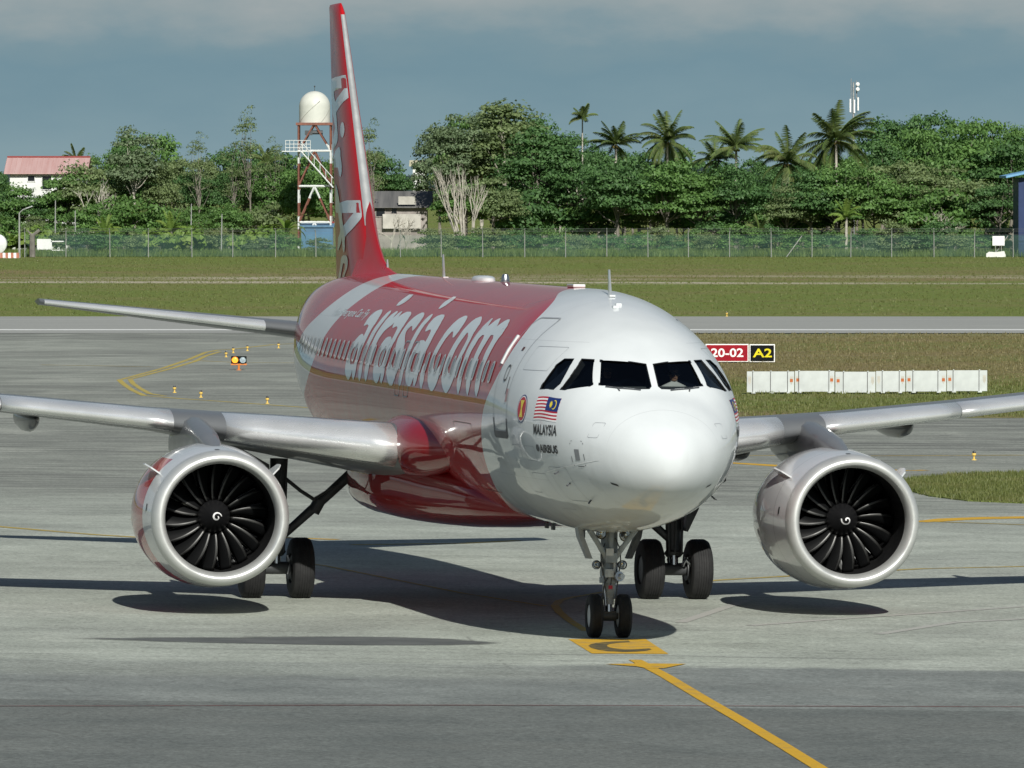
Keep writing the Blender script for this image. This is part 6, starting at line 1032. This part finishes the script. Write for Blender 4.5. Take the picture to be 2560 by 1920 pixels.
BARK = plain('grey_bark', (.20, .18, .15), .9, var=.3, scale=2.); BARKL = plain('pale_bark', (.42, .39, .33), .9, var=.25, scale=2.); BARKD = plain('dark_bark', (.09, .075, .06), .9, var=.3)
def quads(C_, Nn, size, asp, rng):
    """leaf quads at centres C_ with normals Nn"""
    n = len(C_); r = rng.normal(size=(n, 3)); t = np.cross(Nn, r); t /= np.linalg.norm(t, axis=1, keepdims=True) + 1e-9; b = np.cross(Nn, t); s = size * rng.uniform(.6, 1.3, (n, 1))
    A = C_ - t * s * .5; B_ = C_ + b * s * asp * .5 + Nn * s * .08; C2 = C_ + t * s * .5; D_ = C_ - b * s * asp * .5 + Nn * s * .08
    V = np.stack([A, B_, C2, D_], 1).reshape(-1, 3); return V
def crown_mesh(seed, H, W, zc_, rz, clumps, per, leaf, asp=.62, gap=.0, flat=1., crad=(.10, .19)):
    rng = np.random.default_rng(seed); V = []; tips = []
    for i in range(clumps):
        d = rng.normal(size=3); d /= np.linalg.norm(d); k = rng.uniform(.45, 1.0)**.6
        if d[2] < -.55: d[2] *= -.3
        c = np.array([d[0] * W * k, d[1] * W * k, zc_ + d[2] * rz * k]); r = H * rng.uniform(*crad); tips.append(c)
        n = int(per * rng.uniform(.6, 1.3)); q = rng.normal(size=(n, 3)); q /= np.linalg.norm(q, axis=1, keepdims=True); q[:, 2] = np.abs(q[:, 2]) * .75 + q[:, 2] * .25
        P = c + q * r * rng.uniform(.55, 1.05, (n, 1)) * np.array([1.1, 1.1, .72 * flat]); nn = q + rng.normal(size=(n, 3)) * .55 + np.array([0, 0, .35]); nn /= np.linalg.norm(nn, axis=1, keepdims=True)
        V.append(quads(P, nn, leaf, asp, rng))
    V = np.concatenate(V); F = np.arange(len(V)).reshape(-1, 4)
    return V, F, tips
def mesh_only(name, V, Fq, mat):
    o = bigmesh(name, V, Fq, mat); me = o.data; bpy.data.objects.remove(o); return me
def branch_mesh(seed, tips, H, rad, lean=0., fork=.3):
    rng = np.random.default_rng(seed + 99); mb = MB(); top = np.array([lean * H * .5, 0, H * .62]); p0 = np.array([0, 0, -.3]); p1 = np.array([lean * H * .2, rng.normal() * .1, H * fork])
    mb.tube([tuple(p0), tuple((p0 + p1) / 2 + rng.normal(size=3) * .05), tuple(p1), tuple((p1 + top) / 2 + rng.normal(size=3) * .15), tuple(top)], [rad * 1.25, rad, rad * .85, rad * .6, rad * .25], 7)
    for c in tips[::2][:16]:
        t = rng.uniform(.0, .8); a = p1 + (top - p1) * t
        if c[2] < a[2] - .5: a = p1
        m = (a + c) / 2 + rng.normal(size=3) * .25 + np.array([0, 0, -.2]); mb.tube([tuple(a), tuple(m), tuple(c)], [rad * .45, rad * .3, rad * .1], 5)
    return mb
PROTO = {}
def proto(key, H, W, zc_, rz, clumps, per, leaf, rad, bark, fork=.3, **k):
    seed = abs(hash_(key)); V, Fq, tips = crown_mesh(seed, H, W, zc_, rz, clumps, per, leaf, **k); me = mesh_only('crown', V, Fq, LEAF['mid']); o = branch_mesh(seed, tips, H, rad, fork=fork).build('trunk', bark, None, smooth=True); tm = o.data; bpy.data.objects.remove(o); PROTO[key] = (me, tm, H)
def hash_(s): return sum((i + 1) * ord(c) * 131 for i, c in enumerate(s)) % 100003
for i in range(4): proto('round%d' % i, 10, 3.6, 5.9, 3.5, 52, 150, .36, .20, BARK)
for i in range(3): proto('oval%d' % i, 12, 3.1, 6.5, 5.0, 70, 150, .33, .20, BARK, fork=.3, flat=1.25, crad=(.06, .13))
for i in range(3): proto('spread%d' % i, 10, 4.7, 6.2, 2.9, 60, 150, .34, .24, BARKL, fork=.25, flat=.8)
for i in range(3): proto('tall%d' % i, 14, 2.5, 9.2, 4.4, 48, 120, .33, .17, BARKL, fork=.4, crad=(.06, .11))
for i in range(3): proto('bush%d' % i, 4, 2.2, 1.75, 1.75, 34, 100, .28, .08, BARK, fork=.15, crad=(.14, .26))
for i in range(2): proto('big_leaf_bush%d' % i, 3, 2.0, 1.3, 1.3, 24, 34, .62, .06, BARK, fork=.15, asp=.85, crad=(.16, .28))
for i in range(2): proto('wispy%d' % i, 14, 1.7, 9.0, 5.2, 46, 26, .34, .10, BARK, fork=.35, crad=(.03, .075), asp=.3)
ORD = ['first', 'second', 'third', 'fourth', 'fifth', 'sixth', 'seventh', 'eighth', 'ninth', 'tenth', 'eleventh', 'twelfth', 'thirteenth', 'fourteenth', 'fifteenth', 'sixteenth', 'seventeenth', 'eighteenth', 'nineteenth', 'twentieth']
def ordw(i):
    if i < 20: return ORD[i]
    t = ['twenty', 'thirty', 'forty', 'fifty', 'sixty'][(i + 1) // 10 - 2]; r = (i + 1) % 10
    return (t[:-1] + 'ieth') if r == 0 else t + '-' + ORD[r - 1]
def tree(name, key, x, y, h, wk, col, label, cat='tree', group=None, rz=None):
    me, tm, H = PROTO[key]; t = empty(name, (x, y, float(gz(x, y))), RNG.uniform(0, 6.28) if rz is None else rz); s = h / H; t.scale = (s * wk * RNG.uniform(.92, 1.08), s * wk, s); tag(t, label, cat, group)
    for nm, m in (('crown', me), ('trunk', tm)):
        o = bpy.data.objects.new(nm, m); COL.objects.link(o); o.parent = t
        if nm == 'crown': o.material_slots[0].link = 'OBJECT'; o.material_slots[0].material = LEAF[col]
    return t
# skyline of the wood as heights in the picture (column, top row)
SKY_ = [(-120, 372), (0, 372), (60, 392), (130, 372), (180, 345), (240, 338), (270, 300), (300, 290), (335, 312), (365, 345), (420, 352), (470, 348), (500, 335), (560, 330), (620, 345), (700, 345), (760, 335), (800, 325), (860, 332), (880, 372), (905, 372), (925, 330), (950, 262), (985, 246), (1030, 252), (1085, 236), (1130, 262), (1180, 268), (1220, 296), (1290, 302), (1340, 322), (1400, 322), (1470, 332), (1500, 350), (1560, 362), (1640, 350), (1700, 352), (1760, 335), (1850, 325), (1885, 268), (1930, 258), (1990, 250), (2050, 262), (2100, 262), (2150, 268), (2210, 282), (2330, 285)]
def skyv(u): return float(np.interp(u, [s[0] for s in SKY_], [s[1] for s in SKY_]))
cnt = {}
def wood(name, row, us, Y, hk, keys, cols, group, phrase, wk=1., jit=10):
    for i, u in enumerate(us):
        u2 = u + RNG.uniform(-jit, jit) * .5; yy = Y + RNG.uniform(-4, 4); h = max(2.5, pz(skyv(u2), yy) * hk * RNG.uniform(.94, 1.03))
        k = keys[RNG.integers(len(keys))]; c = cols(u2) if callable(cols) else cols[RNG.integers(len(cols))]
        tree(name, k, px(u2, yy), yy, h, wk * RNG.uniform(.9, 1.15), c, '%s, %s from the left' % (phrase, ordw(i)), group=group)
R4 = ['round0', 'round1', 'round2', 'round3']; SP = ['spread0', 'spread1', 'spread2']; OV = ['oval0', 'oval1', 'oval2']; TL = ['tall0', 'tall1', 'tall2']
colL = lambda u: ['mid', 'mid', 'dark', 'olive'][RNG.integers(4)]
colR = lambda u: (['pale', 'olive', 'mid'][RNG.integers(3)] if u < 1110 else ['dark', 'dark', 'mid'][RNG.integers(3)] if u < 1500 else ['mid', 'dark', 'mid'][RNG.integers(3)])
wood('broadleaf_tree', 0, [u for u in range(-290, 870, 56) if not (10 < u < 160)], 792, 1.10, OV + ['round0'], colL, 'back row of trees left of the fin gap', 'bushy tree in the back row of the left wood', .80)
wood('broadleaf_tree', 1, range(955, 2600, 56), 796, 1.06, OV + ['round1'], colR, 'back row of trees in the right wood', 'tall leafy tree in the back row of the right wood', .70)
wood('broadleaf_tree', 2, [u for u in [-250, -190, -130] + list(range(160, 900, 62)) if not (770 < u < 935)], 757, .92, OV + R4[:2], colL, 'middle row of trees in the left wood', 'green tree in the middle row of the left wood', .85)
wood('broadleaf_tree', 3, range(1005, 2600, 60), 768, .92, OV + R4[:2], colR, 'middle row of trees in the right wood', 'leafy tree in the middle row of the right wood', .75)
wood('young_tree', 4, [u for u in list(range(-270, 640, 70)) + list(range(1000, 2190, 68))], 742, .55, R4 + ['bush0', 'bush1'], lambda u: ['mid', 'dark', 'mid', 'olive'][RNG.integers(4)], 'front row of young trees behind the fence', 'low rounded young tree just behind the fence', .95)
# particular trees
tree('broadleaf_tree', 'tall0', px(290, 752), 752, pz(272, 752), 1.05, 'pale', 'tall twin-topped pale tree rising above the left wood'); tree('broadleaf_tree', 'tall1', px(985, 756), 756, pz(238, 756), 1.1, 'pale', 'slender pale-leaved tree at the left end of the right wood'); tree('broadleaf_tree', 'tall2', px(1088, 757), 757, pz(224, 757), 1.35, 'olive', 'highest feathery tree near the left end of the right wood'); tree('broadleaf_tree', 'tall1', px(1040, 760), 760, pz(244, 760), 1.2, 'pale', 'pale tree between the slender one and the highest one')
tree('broadleaf_tree', 'oval1', px(1165, 748), 748, pz(258, 748), 1.15, 'dark', 'broad dark glossy tree in the middle of the right wood'); tree('broadleaf_tree', 'spread0', px(2040, 746), 746, pz(352, 746), 1.30, 'olive', 'wide olive-green tree low in front at the right'); tree('broadleaf_tree', 'spread2', px(1945, 750), 750, pz(335, 750), 1.05, 'olive', 'olive-green tree left of the wide low one'); tree('broadleaf_tree', 'round2', px(2185, 752), 752, pz(300, 752), 1.0, 'dark', 'dark tree next to the blue building'); tree('broadleaf_tree', 'round1', px(2090, 756), 756, pz(258, 756), .95, 'mid', 'full green tree crown above the wide olive tree'); tree('broadleaf_tree', 'spread0', px(1250, 746), 746, pz(315, 746), .82, 'dark', 'dark spreading tree beneath the single slender palm'); tree('broadleaf_tree', 'round3', px(1380, 746), 746, pz(345, 746), 1.05, 'dark', 'dark rounded tree below the two coconut palms')
for u, v, lb in ((540, 236, 'tall wispy feathery tree left of the radar tower'), (430, 290, 'thin wispy tree above the left wood'), (505, 300, 'short wispy tree beside the tall feathery one'), (806, 262, 'sparse feathery tree just right of the tail fin'), (590, 300, 'wispy sapling close by the radar tower')): tree('casuarina_tree', 'wispy%d' % (u % 2), px(u, 755), 755, pz(v, 755), .9, 'olive', lb, group='wispy trees')
for u, v, c, lb in ((22, 392, 'mid', 'green tree before the left end of the pink-roofed house'), (60, 418, 'dark', 'low tree hiding the base of the pink-roofed house'), (110, 428, 'mid', 'low bushy tree below the house window'), (150, 372, 'mid', 'green tree covering the right end of the pink-roofed house'), (190, 350, 'olive', 'olive tree just right of the pink-roofed house'), (-15, 380, 'dark', 'dark tree at the very left edge')): tree('broadleaf_tree', 'round%d' % (u % 4), px(u, 752), 752, pz(v, 752), .95, c, lb)
for u, v, c, lb in ((1335, 330, 'dark', 'dark tree in front of the leftmost coconut palm'), (1440, 340, 'mid', 'green tree in front of the second coconut palm'), (1510, 368, 'mid', 'green tree between the second and third coconut palms'), (1590, 350, 'dark', 'dark tree under the upright palm'), (1650, 430, 'mid', 'small green tree left of the hanging-frond palm'), (1752, 362, 'dark', 'dark tree between the two right coconut palms'), (1865, 360, 'mid', 'green tree right of the tallest palm'), (1700, 398, 'olive', 'low olive tree at the foot of the hanging-frond palm'), (1806, 352, 'mid', 'low tree at the foot of the tallest palm')): tree('broadleaf_tree', 'round%d' % (u % 4), px(u, 738), 738, pz(v, 738), 1.0, c, lb)
# coconut palms
def palm_mesh(seed, n, L, leaflets, droop, up, wl=.95):
    rng = np.random.default_rng(seed); V = []; mbk = MB()
    for i in range(n):
        az = i * 2.399 + rng.uniform(-.25, .25); e = rng.uniform(up[0], up[1]) if i > 3 else 1.3; l = L * rng.uniform(.85, 1.1); pts = []; p = np.zeros(3); a = e
        hd = np.array([math.cos(az), math.sin(az), 0])
        for k in range(11): pts.append(p.copy()); p = p + (hd * math.cos(a) + np.array([0, 0, math.sin(a)])) * l / 10; a -= droop * (.6 + .08 * k) * rng.uniform(.8, 1.2) * (1 if i > 3 else .4)
        pts = np.array(pts); sd = np.cross(hd, [0, 0, 1.]); mbk.tube([tuple(q) for q in pts], [.05] + [.035] * 9 + [.008], 4)
        for k in range(leaflets):
            t = .10 + .9 * k / leaflets; f = t * 10; j = min(9, int(f)); q = pts[j] + (pts[j + 1] - pts[j]) * (f - j); tg = pts[j + 1] - pts[j]; tg /= np.linalg.norm(tg); ll = wl * (math.sin(math.pi * min(1, t * .85 + .12))**.6)
            for sg in (-1, 1):
                d = sd * sg * .75 + tg * .55 + np.array([0, 0, -.45 - .3 * rng.uniform()]); d /= np.linalg.norm(d); wv = tg * .065
                V += [q - wv, q + wv, q + d * ll * .6 + wv * .8, q + d * ll]
    V = np.array(V); return V, np.arange(len(V)).reshape(-1, 4), mbk
PALM = {}
for k, a in {'coconut0': (11, 34, 5.0, 40, .15, (-.75, 1.1), 1.05), 'coconut1': (12, 32, 4.8, 40, .17, (-.8, 1.15), 1.05), 'coconut2': (13, 26, 5.0, 40, .13, (-.1, 1.2), 1.0), 'areca': (14, 11, 1.9, 22, .16, (.2, 1.1), .62), 'oil': (15, 14, 2.6, 24, .13, (.25, 1.2), .6)}.items():
    V, Fq, mk_ = palm_mesh(*a); me = mesh_only('fronds', V, Fq, LEAF['palm']); o = mk_.build('rachis', LEAF['bright']); rm = o.data; bpy.data.objects.remove(o); PALM[k] = (me, rm)
def palm(name, key, u, v, Y, label, col='palm', sc=1., lean=.0, rad=.16, group='palms in the wood'):
    x = px(u, Y); h = pz(v, Y); t = empty(name, (x, Y, 0)); tag(t, label, 'palm', group); mb = MB(); mb.tube([(-lean * 2, 0, -.2), (-lean * 1.2, .1, h * .35), (-lean * .35, 0, h * .75), (0, 0, h)], [rad * 1.3, rad, rad * .9, rad * .8], 8); mb.build('trunk', BARKL, t, smooth=True)
    o = bpy.data.objects.new('fronds', PALM[key][0]); COL.objects.link(o); o.parent = t; o.location = (0, 0, h); o.scale = (sc * RNG.uniform(.9, 1.12), sc, sc * RNG.uniform(.85, 1.15)); o.rotation_euler = (RNG.normal() * .14, RNG.normal() * .14, RNG.uniform(0, 6)); o.material_slots[0].link = 'OBJECT'; o.material_slots[0].material = LEAF[col]
    r = bpy.data.objects.new('rachis', PALM[key][1]); COL.objects.link(r); r.parent = o
    if 'coconut' in key:
        mb = MB()
        for a in range(6): mb.ball((.28 * math.cos(a), .28 * math.sin(a), h - .35 + .1 * (a % 2)), .16, 8)
        mb.build('coconuts', plain('coconut_husk', (.25, .20, .07), .7), t)
for q in (('coconut2', 1330, 312, 764, 'coconut palm behind the dark trees, leftmost of the coconut palms', .68), ('coconut0', 1442, 306, 763, 'coconut palm standing right of the leftmost coconut palm', .78), ('coconut2', 1590, 318, 762, 'coconut palm with upright fronds in the middle of the wood', .78), ('coconut1', 1700, 352, 746, 'coconut palm with hanging yellow-ribbed fronds left of the tallest palm', .88), ('coconut0', 1806, 303, 750, 'tallest coconut palm in front of the telecom mast', .98)): palm('coconut_palm', q[0], q[1], q[2], q[3], q[4], sc=q[5])
palm('areca_palm', 'areca', 1258, 256, 760, 'single slender palm with a small tuft above the dark trees', sc=1.05, rad=.09); palm('coconut_palm', 'coconut1', 1545, 345, 768, 'dark palm half hidden beside the upright palm', sc=.66)
for u, v, c, lb in ((228, 505, 'bright', 'young bright palm behind the fence at left'), (256, 525, 'bright', 'low yellow-green palm clump behind the left fence'), (165, 352, 'palm', 'palm top showing beside the pink roof'), (575, 352, 'palm', 'palm crown left of the radar tower'), (1640, 505, 'palm', 'low palm below the hanging-frond coconut palm'), (1828, 470, 'bright', 'young palm under the tallest coconut palm'), (370, 500, 'bright', 'feathery young palm near the leaning pole')): palm('young_palm', 'oil', u, v, 733 if v > 400 else 775, lb, c, .8, group='young palms')
# banana plants beside the tower
def banana(x, y, h, label):
    t = empty('banana_plant', (x, y, 0)); tag(t, label, 'plant'); mb = MB(); mb.tube([(0, 0, 0), (0, 0, h * .5)], [.13, .08], 8); mb.build('stem', plain('banana_stem', (.14, .16, .06), .6), t)
    for i in range(9):
        az = i * 2.4; e = 1.35 - .09 * i; L = h * .62; mb = MB(); R_ = []; p = np.array([0, 0, h * .5]); a = e; hd = np.array([math.cos(az), math.sin(az), 0]); sd = np.array([-math.sin(az), math.cos(az), 0])
        for k in range(8): w = .30 * math.sin(math.pi * min(1, .08 + k / 7.3))**.7; R_.append([tuple(p - sd * w + np.array([0, 0, .06])), tuple(p), tuple(p + sd * w + np.array([0, 0, .06]))]); p = p + (hd * math.cos(a) + np.array([0, 0, math.sin(a)])) * L / 7; a -= .17 + .02 * i
        mb.loft(R_, closed=False, caps=False); mb.build('leaf', LEAF['bright'], t, smooth=True)
banana(px(620, 731), 731, 4.6, 'banana plant with broad upright leaves left of the blue shed'); banana(px(600, 733), 733, 2.6, 'small banana plant beside the larger one')
# bare pale trees
def bare_tree(x, y, h, seed, label, n0=3, spread=.5):
    rng = np.random.default_rng(seed); t = empty('bare_tree', (x, y, 0)); tag(t, label, 'tree', 'bare pale trees'); mb = MB()
    def grow(p, d, l, r, k):
        d = d / np.linalg.norm(d); q = p + d * l; mid = (p + q) / 2 + rng.normal(size=3) * l * .05; mb.tube([tuple(p), tuple(mid), tuple(q)], [r, r * .85, r * .65], 5)
        if k > 0:
            for _ in range(int(rng.integers(2, 4))): grow(p + (q - p) * rng.uniform(.55, 1), d + rng.normal(size=3) * spread * np.array([1, .6, .6]) + np.array([0, 0, .18]), l * rng.uniform(.55, .8), r * .6, k - 1)
    for i in range(n0): grow(np.array([rng.normal() * .25, 0, -.2]), np.array([rng.normal() * .16, rng.normal() * .1, 1.]), h * .42, .13, 4)
    mb.build('branches', BARKL, t, smooth=True)
bare_tree(px(1005, 730), 730, 9.6, 5, 'cluster of tall bare pale trunks at the left of the right wood', 5, .15); bare_tree(px(850, 733), 733, 5.2, 6, 'small leafless tree in front of the timber shed', 2, .5); bare_tree(px(2060, 736), 736, 5.2, 8, 'leaning bare branches in front of the wide olive tree', 2, .7); bare_tree(px(880, 731), 731, 3.6, 9, 'thin leafless sapling right of the small leafless tree', 1, .4); bare_tree(px(210, 745), 745, 8.5, 12, 'dead pale tree among the left wood', 2, .4); bare_tree(px(1195, 731), 731, 3.8, 21, 'slim pale trunk behind the fence mid picture', 1, .25)
# shrubs along the fence
bi = 0
for u in list(range(-30, 640, 42)) + list(range(930, 2180, 44)):
    u2 = u + RNG.uniform(-14, 14); Y = RNG.uniform(721, 734); big = (u < 640 and RNG.uniform() < .6); k = 'big_leaf_bush%d' % RNG.integers(2) if big else 'bush%d' % RNG.integers(3)
    if 60 < u2 < 160: Y = 730
    tree('shrub', k, px(u2, Y), Y, RNG.uniform(2.0, 3.4) * (1 if u < 640 else 1.15), RNG.uniform(.8, 1.15), 'bright' if (big and RNG.uniform() < .7) else ['mid', 'dark', 'olive', 'mid'][RNG.integers(4)], 'leafy shrub just behind the fence, %s from the left' % ordw(bi), 'shrub', 'shrubs along the fence'); bi += 1
for u, w in ((1950, 1.6), (1900, 1.1), (690, .8), (560, .9)): tree('shrub', 'bush1', px(u, 722), 722, 2.1, 1.5 * w, 'pale', {1950: 'broad pale creeper mound behind the fence at right', 1900: 'smaller pale mound left of the creeper mound', 690: 'low scrub beside the blue shed', 560: 'low pale scrub behind the fence left of the tower'}[u], 'shrub', 'pale scrub mounds')
# far ridge of trees closing the view
mb = MB(); R_ = []; 
for x in np.linspace(-900, 900, 90): z = 9.5 + 2.0 * math.sin(x * .013) + 1.2 * math.sin(x * .05 + 1) + RNG.uniform(-1.2, 1.2); R_.append([(x, 2600, -1), (x, 2620, z * .7), (x, 2660, z), (x, 2760, z * .9), (x, 2900, -1)])
mb.loft(R_, closed=False, caps=False); hl = mb.build('hills', leaf_mat('far_forest', (.045, .075, .060), (.060, .095, .075)), None, smooth=True); tag(hl, kind='structure')
# grass: uncut fringe under the fence, tufts about the barriers, sign and the island
GB = leaf_mat('grass_blades', (.085, .110, .028), (.200, .225, .070), .3, tip=(.25, .21, .10)); GBD = leaf_mat('dry_grass_blades', (.13, .115, .045), (.27, .235, .11), .3, tip=(.30, .25, .13)); GBG = leaf_mat('lush_grass_blades', (.085, .135, .028), (.180, .240, .065), .3)
def blades(name, n, xy, hmin, hmax, mat, label, wid=.03, per=3):
    rng = np.random.default_rng(len(name) + n); X = np.array([xy(rng) for _ in range(n)]); Z = gz(X[:, 0], X[:, 1]); V = []
    B0 = np.repeat(np.stack([X[:, 0], X[:, 1], Z], 1), per, 0); m = len(B0); B0[:, :2] += rng.normal(size=(m, 2)) * .05; az = rng.uniform(0, 6.28, m); h = rng.uniform(hmin, hmax, m); ln_ = rng.uniform(.1, .6, m) * h
    t = np.stack([np.cos(az), np.sin(az), np.zeros(m)], 1) * (wid * .5); d = np.stack([np.cos(az + 1.3) * ln_, np.sin(az + 1.3) * ln_, h], 1)
    V = np.stack([B0 - t, B0 + t, B0 + d], 1).reshape(-1, 3); o = bigmesh(name, V, np.arange(len(V)).reshape(-1, 3), mat); tag(o, label, 'grass', kind='stuff'); return o
blades('fence_grass', 20000, lambda r: (r.uniform(-58, 58), r.uniform(716.2, 735)), .25, .95, GBG, 'tall rough grass growing under and behind the fence', .09)
blades('field_grass', 12000, lambda r: (lambda y: (r.uniform(xr(y) + .3, 48), y))(r.uniform(G1 + 1, 290)), .05, .16, GB, 'short mown grass blades around the barriers and sign', .045)
blades('dry_field_grass', 16000, lambda r: (lambda y: (r.uniform(xr(y) + .3, 48), y))(r.uniform(283, 376)), .04, .15, GBD, 'browned grass behind the barriers and around the sign', .045)
from mathutils.geometry import intersect_point_tri_2d
ipx = [(p[0], p[1]) for p in ip]
def in_isl(x, y):
    c = False; j = len(ipx) - 1
    for i in range(len(ipx)):
        if (ipx[i][1] > y) != (ipx[j][1] > y) and x < (ipx[j][0] - ipx[i][0]) * (y - ipx[i][1]) / (ipx[j][1] - ipx[i][1]) + ipx[i][0]: c = not c
        j = i
    return c
x0_, x1_ = min(p[0] for p in ipx), max(p[0] for p in ipx); y0_, y1_ = min(p[1] for p in ipx), max(p[1] for p in ipx)
def isl_xy(r):
    while True:
        x, y = r.uniform(x0_, x1_), r.uniform(y0_, y1_)
        if in_isl(x, y): return (x, y)
blades('island_grass', 9000, isl_xy, .05, .17, GB, 'lush grass on the small island by the right engine', .035, 4)
blades('far_field_grass', 30000, lambda r: (r.uniform(-75, 75), r.uniform(424, 714)), .05, .16, GB, 'grass blades on the field beyond the runway', .06)
